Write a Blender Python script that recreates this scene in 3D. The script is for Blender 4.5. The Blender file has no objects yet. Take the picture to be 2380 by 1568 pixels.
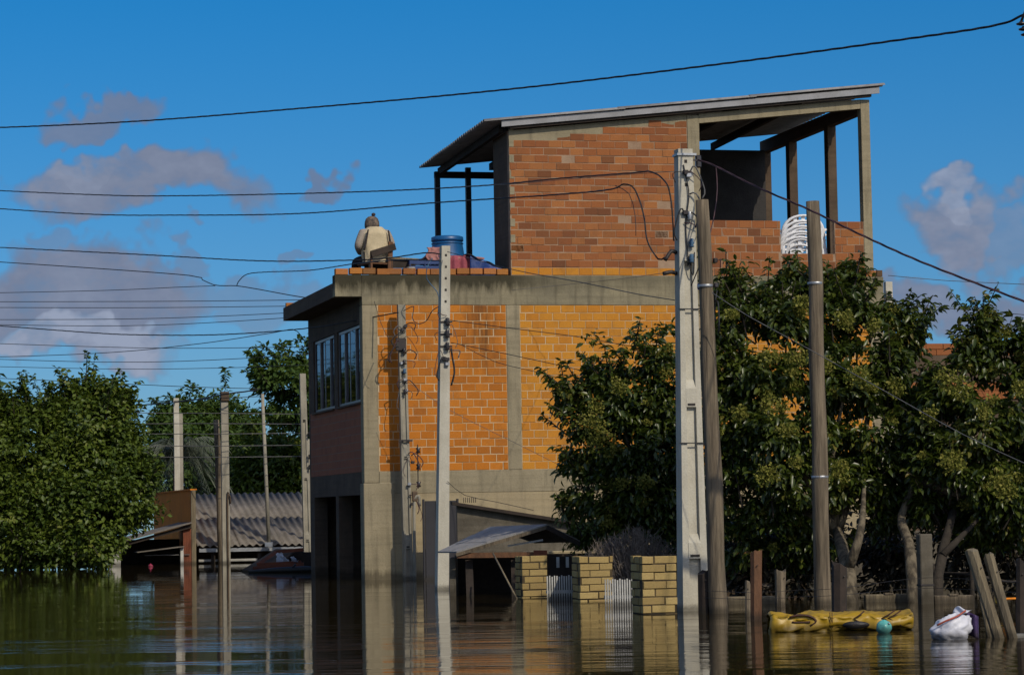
import bpy, bmesh, math, random
import numpy as np
from mathutils import Vector, Matrix, noise as mnoise
random.seed(7); rng = np.random.default_rng(7)
S = bpy.context.scene
COL = S.collection
PI = math.pi

# ------------------------------------------------------------------ camera
F_PX, CX, CY, EYE = 6300.0, 1190.0, 784.0, 1.09      # focal length and centre on a 2380 px wide picture
PITCH = math.atan(409 / F_PX); ROLL = math.radians(1.0)
_U0 = Vector((0, -math.sin(PITCH), math.cos(PITCH))); FWD = Vector((0, math.cos(PITCH), math.sin(PITCH)))
RIGHT = math.cos(ROLL) * Vector((1, 0, 0)) - math.sin(ROLL) * _U0
UPV = math.sin(ROLL) * Vector((1, 0, 0)) + math.cos(ROLL) * _U0
cam_d = bpy.data.cameras.new('camera'); cam = bpy.data.objects.new('camera', cam_d); COL.objects.link(cam)
cam_d.sensor_width = 36.0; cam_d.lens = 36.0 * F_PX / 2380.0; cam_d.clip_end = 6000; cam_d.clip_start = 0.5
M = Matrix((RIGHT, UPV, -FWD)).transposed().to_4x4(); M.translation = (0, 0, EYE); cam.matrix_world = M
S.camera = cam

# ------------------------------------------------------------------ measuring helpers (photo measurements -> metres)
CAMP = Vector((0, 0, EYE))
def ray(x, y): return FWD + (x - CX) / F_PX * RIGHT - (y - CY) / F_PX * UPV
def G(x, y, z=0.0):
    d = ray(x, y); return CAMP + d * ((z - EYE) / d.z)
def P(x, y, Y):
    d = ray(x, y); return CAMP + d * (Y / d.y)
TH = math.atan(1540 / F_PX)
UA = Vector((math.cos(TH), math.sin(TH), 0)); VA = Vector((-math.sin(TH), math.cos(TH), 0))
O = G(850, 1347)
def L(p):
    d = p - O; return Vector((d.dot(UA), d.dot(VA), p.z))
def FR(x, y, c=0.0):
    d = ray(x, y); t = (c - (CAMP - O).dot(VA)) / d.dot(VA); return L(CAMP + d * t)
def mpp(Y): return Y / F_PX

# ------------------------------------------------------------------ world, sun, exposure
SUN_EL = math.radians(40); SUN_AZ = math.radians(-55.3)          # azimuth measured from +X, counter-clockwise
to_sun = Vector((math.cos(SUN_EL) * math.cos(SUN_AZ), math.cos(SUN_EL) * math.sin(SUN_AZ), math.sin(SUN_EL)))
S.view_settings.view_transform = 'Standard'; S.view_settings.look = 'None'
S.view_settings.exposure = 0.0; S.view_settings.gamma = 1.0; S.view_settings.use_curve_mapping = False
sd_ = bpy.data.lights.new('sun', 'SUN'); sd_.energy = 2.9; sd_.angle = math.radians(0.53); sd_.color = (1.0, 0.90, 0.74)
sun = bpy.data.objects.new('sun', sd_); COL.objects.link(sun)
sun.rotation_euler = (-to_sun).to_track_quat('-Z', 'Y').to_euler()

class NT:
    def __init__(s, tree): s.t = tree; tree.nodes.clear()
    def n(s, typ, *ins, **kw):
        nd = s.t.nodes.new(typ)
        for k, v in kw.items():
            if k.startswith('i_'):
                key = k[2:]; key = int(key) if key.isdigit() else key.replace('_', ' ')
                s.set(nd.inputs[key], v)
            else: setattr(nd, k, v)
        for i, v in enumerate(ins):
            if v is not None: s.set(nd.inputs[i], v)
        return nd
    def set(s, sock, v):
        if isinstance(v, bpy.types.NodeSocket): s.t.links.new(v, sock)
        elif isinstance(v, bpy.types.Node): s.t.links.new(v.outputs[0], sock)
        else:
            if sock.type == 'RGBA' and len(v) == 3: v = (*v, 1)
            sock.default_value = v
    def m(s, op, a, b=0.0, c=0.0, clamp=False):
        return s.n('ShaderNodeMath', a, b, c, operation=op, use_clamp=clamp).outputs[0]
    def mix(s, f, a, b, mode='MIX'):
        nd = s.n('ShaderNodeMix', data_type='RGBA', blend_type=mode)
        s.set(nd.inputs[0], f); s.set(nd.inputs[6], a); s.set(nd.inputs[7], b); return nd.outputs[2]
    def mr(s, v, a, b, c=0.0, d=1.0, smooth=False):
        nd = s.n('ShaderNodeMapRange', v, a, b, c, d)
        if smooth: nd.interpolation_type = 'SMOOTHSTEP'
        return nd.outputs[0]
    def noise(s, vec, scale, detail=4, rough=0.55, dist=0.0):
        nd = s.n('ShaderNodeTexNoise', i_Scale=scale, i_Detail=detail, i_Roughness=rough, i_Distortion=dist)
        if vec is not None: s.set(nd.inputs['Vector'], vec)
        return nd.outputs[0]
    def scalev(s, vec, sc):
        return s.n('ShaderNodeMapping', vec, i_Scale=sc).outputs[0]

W = bpy.data.worlds.new('World'); S.world = W; W.use_nodes = True
w = NT(W.node_tree)
sky = w.n('ShaderNodeTexSky', sky_type='NISHITA', sun_disc=False, sun_elevation=SUN_EL,
          sun_rotation=math.atan2(to_sun.x, to_sun.y), altitude=0, air_density=1.0, dust_density=2.0, ozone_density=6.0)
dirv = w.n('ShaderNodeTexCoord').outputs['Generated']
sx = w.n('ShaderNodeSeparateXYZ', dirv)
# clear washed-out air after the storm: the deep blue reaches down to the horizon
svec = w.n('ShaderNodeCombineXYZ', sx.outputs[0], sx.outputs[1], w.m('ADD', w.m('ABSOLUTE', sx.outputs[2]), 0.05)).outputs[0]
w.set(sky.inputs['Vector'], w.n('ShaderNodeVectorMath', svec, operation='NORMALIZE').outputs[0])
hs = w.n('ShaderNodeHueSaturation', i_Hue=0.5, i_Saturation=1.41, i_Value=1.1, i_Color=sky)
gm = hs.outputs[0]
az = w.m('ARCTAN2', sx.outputs[0], sx.outputs[1])
el = w.m('ARCSINE', sx.outputs[2])
ae = w.n('ShaderNodeCombineXYZ', az, el, 0.0).outputs[0]
warp = w.n('ShaderNodeTexNoise', i_Vector=ae, i_Scale=26.0, i_Detail=4.0, i_Roughness=0.6)
wv = w.n('ShaderNodeVectorMath', warp.outputs['Color'], (0.5, 0.5, 0.5), operation='SUBTRACT')
wv = w.n('ShaderNodeVectorMath', wv.outputs[0], operation='SCALE', i_Scale=0.062)
aew = w.n('ShaderNodeVectorMath', ae, wv.outputs[0], operation='ADD').outputs[0]
CLOUDS = [  # x, y, half width, half height on the photo; strength, brightness
    (245, 240, 115, 40, .85, .2), (330, 420, 265, 62, 1.0, .35), (235, 375, 70, 40, .95, .45), (768, 390, 70, 24, .8, .12),
    (180, 665, 320, 95, 1.0, .35), (200, 785, 210, 52, 1.0, .95), (440, 578, 55, 24, .55, .4), (675, 585, 40, 22, .55, .35),
    (560, 650, 120, 40, .5, .4), (2230, 505, 140, 68, 1.0, .5), (2215, 455, 70, 45, .9, .8), (2270, 690, 220, 50, .95, .3), (120, 530, 70, 32, .5, .4),
    (620, 715, 100, 60, .45, .5), (2330, 560, 120, 40, .6, .5)]
mask = None; bri = None
sxy = w.n('ShaderNodeSeparateXYZ', aew)
for (px, py, rx, ry, st, br) in CLOUDS:
    d = ray(px, py).normalized(); a0 = math.atan2(d.x, d.y); e0 = math.asin(d.z)
    dx = w.m('DIVIDE', w.m('SUBTRACT', sxy.outputs[0], a0), rx * 1.12 / F_PX)
    dy = w.m('DIVIDE', w.m('SUBTRACT', sxy.outputs[1], e0), ry * 1.25 / F_PX)
    r2 = w.m('ADD', w.m('MULTIPLY', dx, dx), w.m('MULTIPLY', dy, dy))
    k = w.m('MULTIPLY', w.mr(r2, 1.2, 0.42, 0.0, 1.0, True), st)
    kb = w.m('MULTIPLY', k, br)
    mask = k if mask is None else w.m('MAXIMUM', mask, k)
    bri = kb if bri is None else w.m('MAXIMUM', bri, kb)
# unseen clouds round the rest of the horizon, brighter and warmer to warm ambient light
gen = w.noise(w.scalev(ae, (3.0, 9.0, 1.0)), 1.6, 3, 0.6)
far_ = w.mr(w.m('ABSOLUTE', az), 0.24, 0.36, 0.0, 1.0, True)
gmask = w.m('MULTIPLY', w.m('MULTIPLY', w.mr(gen, 0.48, 0.62, 0.0, 1.0, True), far_), w.mr(el, 0.0, 0.02, 0.0, 0.9))
mask = w.m('MAXIMUM', mask, gmask); bri = w.m('MAXIMUM', bri, w.m('MULTIPLY', gmask, 0.6))
tex = w.noise(w.scalev(ae, (1.0, 1.6, 1.0)), 60.0, 3, 0.6)
bri2 = w.m('MULTIPLY', bri, w.m('ADD', w.mr(tex, 0.32, 0.7, 0.5, 1.4), w.mr(warp.outputs[0], 0.35, 0.65, -.25, .25)))
ccol = w.mix(bri2, (1.35, 1.72, 2.7), (3.0, 3.5, 4.7))
alpha = w.m('MULTIPLY', mask, w.mr(tex, 0.25, 0.5, 0.78, 1.0), clamp=True)
ccol = w.mix(far_, ccol, (5.6, 5.1, 4.6))
fin = w.mix(alpha, gm, ccol)
bg = w.n('ShaderNodeBackground', i_Color=fin, i_Strength=0.1)
w.n('ShaderNodeOutputWorld', i_Surface=bg.outputs[0])
S.render.engine = 'CYCLES'
W.cycles.sampling_method = 'MANUAL'; W.cycles.sample_map_resolution = 256
try: S.cycles.max_bounces = 6; S.cycles.transparent_max_bounces = 12
except Exception: pass

# ------------------------------------------------------------------ materials
MATS = {}
def newmat(name):
    m = bpy.data.materials.new(name); m.use_nodes = True; MATS[name] = m; return m, NT(m.node_tree)
def out(t, bsdf): t.n('ShaderNodeOutputMaterial', i_Surface=bsdf.outputs[0])
def simple(name, c1, c2=None, scale=6.0, rough=0.85, bump=0.15, bscale=60.0, metallic=0.0, spec=0.3, streak=0.0, streakcol=(0.05, 0.045, 0.035), stretch=(1, 1, 1), lo=0.35, hi=0.65):
    m, t = newmat(name)
    pos = t.n('ShaderNodeNewGeometry').outputs['Position']
    if stretch != (1, 1, 1): pos2 = t.scalev(pos, stretch)
    else: pos2 = pos
    c2 = c2 or tuple(x * 0.7 for x in c1)
    col = t.mix(t.mr(t.noise(pos2, scale, 6, 0.6), lo, hi), c1, c2)
    fine = t.noise(pos2, bscale, 4, 0.6)
    col = t.mix(t.mr(fine, 0.3, 0.75, 0.0, 0.35), col, tuple(x * 0.55 for x in c1))
    if streak:
        st = t.noise(t.scalev(pos, (7.0, 7.0, 0.7)), 1.0, 5, 0.6)
        col = t.mix(t.mr(st, 0.5, 0.72, 0.0, streak), col, streakcol)
    wz = t.m('ADD', t.n('ShaderNodeSeparateXYZ', pos).outputs[2], t.m('MULTIPLY', fine, -.06)); col = t.mix(t.mr(wz, 0.0, 0.06, 0.62, 0.0), col, (0.022, 0.018, 0.011))
    b = t.n('ShaderNodeBsdfPrincipled', i_Base_Color=col, i_Roughness=rough, i_Metallic=metallic)
    b.inputs['Specular IOR Level'].default_value = spec
    if bump:
        bn = t.n('ShaderNodeBump', i_Strength=bump, i_Distance=0.02, i_Height=fine); t.set(b.inputs['Normal'], bn)
    out(t, b); return m
HOUSE_REF = bpy.data.objects.new('brick_house', None); COL.objects.link(HOUSE_REF)
HOUSE_REF.location = O; HOUSE_REF.rotation_euler = (0, 0, TH); HOUSE_REF.empty_display_size = 0.5

def brick_mat(name, cols, single, stain=False, dark=(0.10, 0.06, 0.035)):
    m, t = newmat(name)
    tc = t.n('ShaderNodeTexCoord', object=HOUSE_REF).outputs['Object']
    rnd = t.n('ShaderNodeObjectInfo').outputs['Random'] if single else t.n('ShaderNodeAttribute', attribute_name='rnd').outputs['Fac']
    cr = t.n('ShaderNodeValToRGB', rnd); e = cr.color_ramp.elements
    for i, c in enumerate(cols):
        x = i / (len(cols) - 1)
        if i == 0: e[0].color = (*c, 1); e[0].position = 0
        elif i == len(cols) - 1: e[-1].color = (*c, 1); e[-1].position = 1
        else: el_ = e.new(x); el_.color = (*c, 1)
    col = cr.outputs[0]
    blot = t.noise(tc, 2.3, 5, 0.65)
    col = t.mix(t.mr(blot, 0.52, 0.78, 0.0, 0.45), col, dark)
    fine = t.noise(tc, 70.0, 4, 0.65)
    col = t.mix(t.mr(fine, 0.42, 0.8, 0.0, 0.55), col, tuple(c * 0.5 for c in cols[0]))
    sme = t.noise(t.scalev(tc, (1, 1, 3)), 14.0, 4, 0.6)
    col = t.mix(t.mr(sme, 0.56, 0.74, 0.0, 0.14 if 'red' in name else 0.35), col, (0.34, 0.22, 0.12))
    if stain:       # soot-dark run-off that has soaked into the wall below the slab
        s = t.n('ShaderNodeSeparateXYZ', tc)
        n1 = t.noise(t.scalev(tc, (9, 1, 1.1)), 1.0, 5, 0.6)
        g1 = t.mr(t.m('ABSOLUTE', t.m('SUBTRACT', s.outputs[0], 2.12)), 0.05, 0.40, 1.0, 0.0)
        g1 = t.m('MULTIPLY', g1, t.mr(s.outputs[2], 3.2, 4.3, 0.0, 1.0))
        k = t.m('MULTIPLY', g1, t.mr(n1, 0.35, 0.62), clamp=True)
        col = t.mix(t.m('MULTIPLY', k, 0.85), col, (0.035, 0.027, 0.018))
    b = t.n('ShaderNodeBsdfPrincipled', i_Base_Color=col, i_Roughness=0.9)
    b.inputs['Specular IOR Level'].default_value = 0.2
    bn = t.n('ShaderNodeBump', i_Strength=0.35, i_Distance=0.01, i_Height=fine); t.set(b.inputs['Normal'], bn)
    out(t, b); return m
ORANGE = [(0.40, 0.130, 0.014), (0.46, 0.155, 0.017), (0.50, 0.172, 0.020), (0.43, 0.145, 0.017), (0.35, 0.115, 0.015)]
YELLOW = [(0.47, 0.195, 0.022), (0.50, 0.21, 0.024), (0.53, 0.23, 0.027), (0.48, 0.19, 0.022), (0.44, 0.17, 0.02)]
RED = [(0.23, 0.080, 0.030), (0.28, 0.098, 0.033), (0.31, 0.112, 0.037), (0.25, 0.088, 0.033), (0.15, 0.058, 0.026), (0.30, 0.118, 0.04), (0.36, 0.14, 0.045), (0.27, 0.10, 0.036)]
PARA = [(0.40, 0.145, 0.03), (0.22, 0.09, 0.035), (0.44, 0.17, 0.035), (0.09, 0.06, 0.035), (0.38, 0.14, 0.04), (0.13, 0.075, 0.035), (0.42, 0.16, 0.05)]
for nm, pal, st in (('brick_orange', ORANGE, True), ('brick_yellow', YELLOW, False), ('brick_red', RED, False), ('brick_cap', PARA, False)):
    brick_mat(nm, pal, True, st); brick_mat(nm + '_course', pal, False, st)
simple('mortar_dull', (0.37, 0.255, 0.165), (0.25, 0.155, 0.095), 3, 0.95, 0.3, 50)
simple('mortar', (0.54, 0.42, 0.265), (0.44, 0.29, 0.13), 3.0, 0.95, 0.3, 50)
simple('mortar_old', (0.46, 0.335, 0.19), (0.34, 0.28, 0.19), 5, 0.95, 0.3, 50)
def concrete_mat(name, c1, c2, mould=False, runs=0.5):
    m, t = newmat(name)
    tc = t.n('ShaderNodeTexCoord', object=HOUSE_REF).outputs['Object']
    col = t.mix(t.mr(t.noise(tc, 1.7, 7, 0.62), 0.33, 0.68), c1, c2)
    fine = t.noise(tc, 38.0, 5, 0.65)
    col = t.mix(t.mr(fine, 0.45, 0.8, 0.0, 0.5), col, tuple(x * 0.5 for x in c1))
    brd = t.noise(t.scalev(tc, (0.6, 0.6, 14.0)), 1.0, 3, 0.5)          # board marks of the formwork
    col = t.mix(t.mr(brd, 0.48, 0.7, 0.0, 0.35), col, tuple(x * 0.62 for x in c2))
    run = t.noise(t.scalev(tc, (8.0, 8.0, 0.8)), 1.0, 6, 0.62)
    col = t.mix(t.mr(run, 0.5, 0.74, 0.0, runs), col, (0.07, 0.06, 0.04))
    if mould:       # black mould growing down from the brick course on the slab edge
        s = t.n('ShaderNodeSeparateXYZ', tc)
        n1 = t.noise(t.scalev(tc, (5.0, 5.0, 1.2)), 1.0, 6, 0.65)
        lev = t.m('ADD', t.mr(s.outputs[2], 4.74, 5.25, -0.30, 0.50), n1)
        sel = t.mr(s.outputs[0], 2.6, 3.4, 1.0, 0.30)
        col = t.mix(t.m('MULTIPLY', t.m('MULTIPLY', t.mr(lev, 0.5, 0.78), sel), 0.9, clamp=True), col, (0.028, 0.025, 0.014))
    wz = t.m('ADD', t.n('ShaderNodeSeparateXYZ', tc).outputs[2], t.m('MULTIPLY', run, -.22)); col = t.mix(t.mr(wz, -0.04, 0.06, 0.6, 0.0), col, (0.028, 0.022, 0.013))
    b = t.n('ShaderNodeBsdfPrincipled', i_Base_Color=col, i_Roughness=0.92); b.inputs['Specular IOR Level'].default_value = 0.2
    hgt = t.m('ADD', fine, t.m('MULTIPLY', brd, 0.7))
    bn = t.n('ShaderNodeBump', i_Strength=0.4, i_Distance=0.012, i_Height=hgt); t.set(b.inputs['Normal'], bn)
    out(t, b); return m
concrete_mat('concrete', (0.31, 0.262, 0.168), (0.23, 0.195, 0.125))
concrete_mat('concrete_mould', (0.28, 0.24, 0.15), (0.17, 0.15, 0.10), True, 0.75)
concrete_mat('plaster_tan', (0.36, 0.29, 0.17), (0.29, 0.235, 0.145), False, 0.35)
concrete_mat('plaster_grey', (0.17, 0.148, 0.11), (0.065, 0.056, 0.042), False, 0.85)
concrete_mat('concrete_dark', (0.125, 0.088, 0.058), (0.075, 0.052, 0.036), False, 0.6)  # darker, browner copy of concrete; the house side's warm shade is in its colour
simple('pole_concrete', (0.52, 0.49, 0.40), (0.42, 0.39, 0.31), 3, 0.85, 0.25, 45, streak=0.35, streakcol=(0.22, 0.19, 0.14))
simple('pole_concrete_old', (0.34, 0.31, 0.24), (0.24, 0.22, 0.17), 3, 0.9, 0.3, 45, streak=0.6, streakcol=(0.09, 0.08, 0.06))
simple('hole_dark', (0.05, 0.045, 0.04), None, 8, 0.95)
simple('wood_pole', (0.225, 0.178, 0.118), (0.085, 0.065, 0.044), 3, 0.9, 0.7, 9, stretch=(9, 9, 0.5), streak=0.8, streakcol=(0.03, 0.025, 0.018))
simple('wood_pale', (0.24, 0.195, 0.12), (0.13, 0.105, 0.07), 3, 0.9, 0.5, 9, stretch=(9, 9, 0.5), streak=0.5, streakcol=(0.05, 0.04, 0.03))
simple('wood_brown', (0.16, 0.075, 0.035), (0.10, 0.05, 0.025), 5, 0.75, 0.3, 20, stretch=(4, 4, 1))
simple('wood_dark', (0.045, 0.032, 0.024), (0.025, 0.02, 0.016), 5, 0.85, 0.3, 20)
simple('steel_dark', (0.035, 0.032, 0.032), (0.05, 0.04, 0.035), 8, 0.55, 0.1, 60, metallic=0.3)
simple('steel_zinc', (0.42, 0.43, 0.44), (0.30, 0.31, 0.32), 8, 0.45, 0.1, 60, metallic=0.7)
simple('gate_grey', (0.032, 0.031, 0.035), (0.024, 0.023, 0.026), 3, 0.6, 0.1, 40)
simple('roof_sheet', (0.30, 0.29, 0.275), (0.22, 0.21, 0.20), 2, 0.75, 0.2, 40, streak=0.4)
simple('roof_asbestos', (0.20, 0.175, 0.145), (0.13, 0.115, 0.095), 1.6, 0.9, 0.35, 30, streak=0.5)
simple('fascia_grey', (0.30, 0.30, 0.31), (0.22, 0.22, 0.22), 3, 0.6, 0.1, 40)
simple('soffit', (0.22, 0.20, 0.18), (0.15, 0.14, 0.125), 2, 0.9, 0.2, 30)
simple('white_plastic', (0.82, 0.82, 0.83), (0.70, 0.70, 0.70), 6, 0.4, 0.0, spec=0.5)
simple('white_paint', (0.52, 0.51, 0.47), (0.33, 0.32, 0.28), 5, 0.7, 0.15, 50)
simple('frame_alu', (0.20, 0.19, 0.19), (0.15, 0.145, 0.145), 6, 0.4, 0.0, metallic=0.5)
simple('cable_black', (0.018, 0.018, 0.02), (0.03, 0.03, 0.03), 12, 0.55, 0.0)
simple('cable_grey', (0.14, 0.135, 0.13), (0.09, 0.09, 0.09), 12, 0.6, 0.0)
simple('cable_maroon', (0.085, 0.04, 0.045), (0.05, 0.03, 0.035), 12, 0.6, 0.0)
simple('cable_blue', (0.06, 0.13, 0.22), (0.05, 0.10, 0.16), 12, 0.6, 0.0)
simple('porcelain', (0.03, 0.022, 0.02), (0.02, 0.016, 0.015), 12, 0.3, 0.0, spec=0.6)
simple('blue_plastic', (0.008, 0.095, 0.26), (0.006, 0.07, 0.20), 4, 0.4, 0.0, spec=0.5)
simple('blue_tarp', (0.012, 0.05, 0.22), (0.008, 0.03, 0.13), 3, 0.45, 0.4, 10, spec=0.5)
simple('black_tarp', (0.012, 0.012, 0.015), (0.02, 0.02, 0.022), 3, 0.5, 0.4, 10)
simple('blue_crate', (0.03, 0.06, 0.17), (0.02, 0.04, 0.12), 3, 0.5, 0.0)
simple('salmon_cloth', (0.42, 0.20, 0.17), (0.33, 0.15, 0.14), 4, 0.9, 0.4, 25)
simple('rose_cloth', (0.36, 0.09, 0.11), (0.27, 0.06, 0.08), 4, 0.9, 0.4, 25)
simple('cream_fleece', (0.58, 0.48, 0.31), (0.46, 0.38, 0.24), 8, 0.95, 0.4, 60)
simple('grey_knit', (0.36, 0.31, 0.25), (0.27, 0.23, 0.19), 8, 0.95, 0.5, 70)
simple('dark_trim', (0.05, 0.04, 0.04), None, 8, 0.9, 0.2)
simple('beanie_wool', (0.20, 0.15, 0.11), (0.035, 0.035, 0.04), 16, 0.98, 0.6, 90)
simple('skin', (0.36, 0.19, 0.12), (0.30, 0.155, 0.10), 9, 0.6, 0.05, spec=0.4)
simple('dark_trousers', (0.012, 0.012, 0.015), (0.02, 0.02, 0.022), 9, 0.95, 0.2)
simple('vinyl_yellow', (0.40, 0.245, 0.008), (0.30, 0.185, 0.008), 4, 0.42, 0.1, 18, spec=0.45)
simple('vinyl_dim', (0.20, 0.105, 0.008), (0.13, 0.06, 0.008), 5, 0.5, 0.2, 12)
simple('vinyl_brown', (0.06, 0.02, 0.008), (0.04, 0.015, 0.008), 6, 0.5)
simple('vinyl_black', (0.015, 0.015, 0.02), None, 6, 0.5)
simple('turquoise', (0.12, 0.45, 0.40), (0.09, 0.36, 0.33), 12, 0.35, 0.0, spec=0.5)
simple('bag_white', (0.66, 0.66, 0.70), (0.52, 0.53, 0.60), 7, 0.45, 0.25, 22, spec=0.4)
simple('bag_red', (0.45, 0.10, 0.06), None, 7, 0.5)
simple('bag_purple', (0.06, 0.035, 0.11), None, 7, 0.5)
simple('red_plastic', (0.33, 0.085, 0.06), (0.27, 0.07, 0.05), 7, 0.5)
simple('pink_plastic', (0.60, 0.04, 0.13), None, 7, 0.45)
simple('orange_paint', (0.78, 0.25, 0.018), (0.66, 0.20, 0.015), 1.5, 0.85, 0.15, 30, streak=0.35, streakcol=(0.10, 0.05, 0.02))
simple('red_wood', (0.22, 0.065, 0.03), (0.15, 0.05, 0.028), 4, 0.8, 0.3, 25)
simple('bark', (0.16, 0.13, 0.085), (0.045, 0.036, 0.024), 5, 0.95, 0.8, 16, stretch=(2, 2, 0.8), lo=0.42, hi=0.58)
simple('bark_dark', (0.045, 0.036, 0.026), (0.025, 0.02, 0.015), 5, 0.95, 0.7, 16, stretch=(2, 2, 0.6))
simple('dry_twig', (0.24, 0.20, 0.165), (0.15, 0.125, 0.105), 5, 0.95, 0.0)
YB = [(0.35, 0.25, 0.092), (0.42, 0.31, 0.125), (0.29, 0.205, 0.078), (0.39, 0.28, 0.108)]
brick_mat('pillar_brick', YB, True, False, (0.20, 0.14, 0.06))
simple('pillar_joint', (0.10, 0.072, 0.036), (0.04, 0.03, 0.02), 8, 0.95, 0.3)
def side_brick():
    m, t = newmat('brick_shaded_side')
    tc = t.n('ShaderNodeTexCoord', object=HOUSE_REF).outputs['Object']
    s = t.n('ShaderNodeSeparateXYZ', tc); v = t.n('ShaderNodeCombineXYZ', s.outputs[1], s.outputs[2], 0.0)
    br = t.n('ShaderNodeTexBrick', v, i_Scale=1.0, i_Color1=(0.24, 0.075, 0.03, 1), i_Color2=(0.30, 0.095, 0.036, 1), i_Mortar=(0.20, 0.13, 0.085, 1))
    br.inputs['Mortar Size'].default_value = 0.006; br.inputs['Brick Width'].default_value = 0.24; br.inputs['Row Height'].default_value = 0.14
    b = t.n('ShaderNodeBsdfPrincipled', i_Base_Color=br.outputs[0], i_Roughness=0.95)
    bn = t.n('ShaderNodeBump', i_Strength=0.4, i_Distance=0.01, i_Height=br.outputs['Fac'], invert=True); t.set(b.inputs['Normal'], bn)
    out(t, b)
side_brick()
def glass():
    m, t = newmat('window_glass')
    fr = t.n('ShaderNodeFresnel', i_IOR=1.52)
    a = t.n('ShaderNodeBsdfTransparent', i_Color=(0.55, 0.58, 0.6))
    g = t.n('ShaderNodeBsdfGlossy', i_Color=(0.62, 0.6, 0.66), i_Roughness=0.03)
    mx = t.n('ShaderNodeMixShader', t.m('ADD', fr.outputs[0], 0.05, clamp=True)); t.set(mx.inputs[1], a); t.set(mx.inputs[2], g); out(t, mx)
glass()
def leaf_mat(name, ramp, rough=0.4, spec=0.5, trans=0.25, tcol=(0.16, 0.24, 0.02)):
    m, t = newmat(name)
    rnd = t.n('ShaderNodeAttribute', attribute_name='rnd').outputs['Fac']
    cr = t.n('ShaderNodeValToRGB', rnd); e = cr.color_ramp.elements
    for i, (x, c) in enumerate(ramp):
        if i < 2: q = e[i]; q.position = x
        else: q = e.new(x)
        q.color = (*c, 1)
    b = t.n('ShaderNodeBsdfPrincipled', i_Base_Color=cr.outputs[0], i_Roughness=rough); b.inputs['Specular IOR Level'].default_value = spec
    tr = t.n('ShaderNodeBsdfTranslucent', i_Color=tcol)
    mx = t.n('ShaderNodeMixShader', trans); t.set(mx.inputs[1], b); t.set(mx.inputs[2], tr); out(t, mx)
leaf_mat('leaf_bright', [(0, (0.022, 0.040, 0.004)), (0.35, (0.055, 0.088, 0.009)), (0.75, (0.10, 0.138, 0.016)), (1, (0.165, 0.175, 0.03))], 0.5, 0.35, 0.22, (0.12, 0.17, 0.015))
leaf_mat('leaf_far', [(0, (0.025, 0.05, 0.012)), (0.6, (0.05, 0.09, 0.016)), (1, (0.085, 0.12, 0.02))], 0.6, 0.25, 0.2)
leaf_mat('leaf_privet', [(0, (0.018, 0.030, 0.005)), (0.45, (0.038, 0.058, 0.008)), (0.78, (0.070, 0.088, 0.012)), (0.92, (0.125, 0.105, 0.022)), (1, (0.17, 0.095, 0.03))], 0.36, 0.45, 0.18, (0.13, 0.19, 0.02))
leaf_mat('leaf_palm', [(0, (0.05, 0.065, 0.042)), (1, (0.13, 0.145, 0.10))], 0.5, 0.4, 0.12, (0.1, 0.12, 0.06))
leaf_mat('blossom', [(0, (0.13, 0.14, 0.025)), (0.5, (0.20, 0.20, 0.035)), (1, (0.27, 0.24, 0.06))], 0.8, 0.2, 0.3, (0.25, 0.28, 0.05))
def water():
    m, t = newmat('flood_water')
    pos = t.n('ShaderNodeNewGeometry').outputs['Position']
    s = t.n('ShaderNodeSeparateXYZ', pos)
    n1 = t.noise(t.scalev(pos, (0.9, 2.6, 1)), 1.6, 3, 0.55)
    n2 = t.noise(t.scalev(pos, (1.4, 4.0, 1)), 3.4, 4, 0.6)
    patch = t.noise(t.scalev(pos, (0.16, 0.9, 1)), 1.0, 4, 0.6)           # breeze patches
    k = t.m('MULTIPLY', t.mr(patch, 0.46, 0.70, 0.35, 2.2), t.mr(s.outputs[1], 18, 44, 1.0, 0.15))
    h = t.m('MULTIPLY', t.m('ADD', n1, t.m('MULTIPLY', n2, 0.35)), k)
    bn = t.n('ShaderNodeBump', i_Strength=1.0, i_Distance=0.0046, i_Height=h)
    col = t.mix(t.mr(t.noise(pos, 0.25, 4), 0.35, 0.65), (0.020, 0.0145, 0.0055), (0.027, 0.020, 0.008))
    b = t.n('ShaderNodeBsdfPrincipled', i_Base_Color=col, i_Roughness=0.02, i_IOR=1.33); t.set(b.inputs['Normal'], bn)
    out(t, b)
water()

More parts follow.
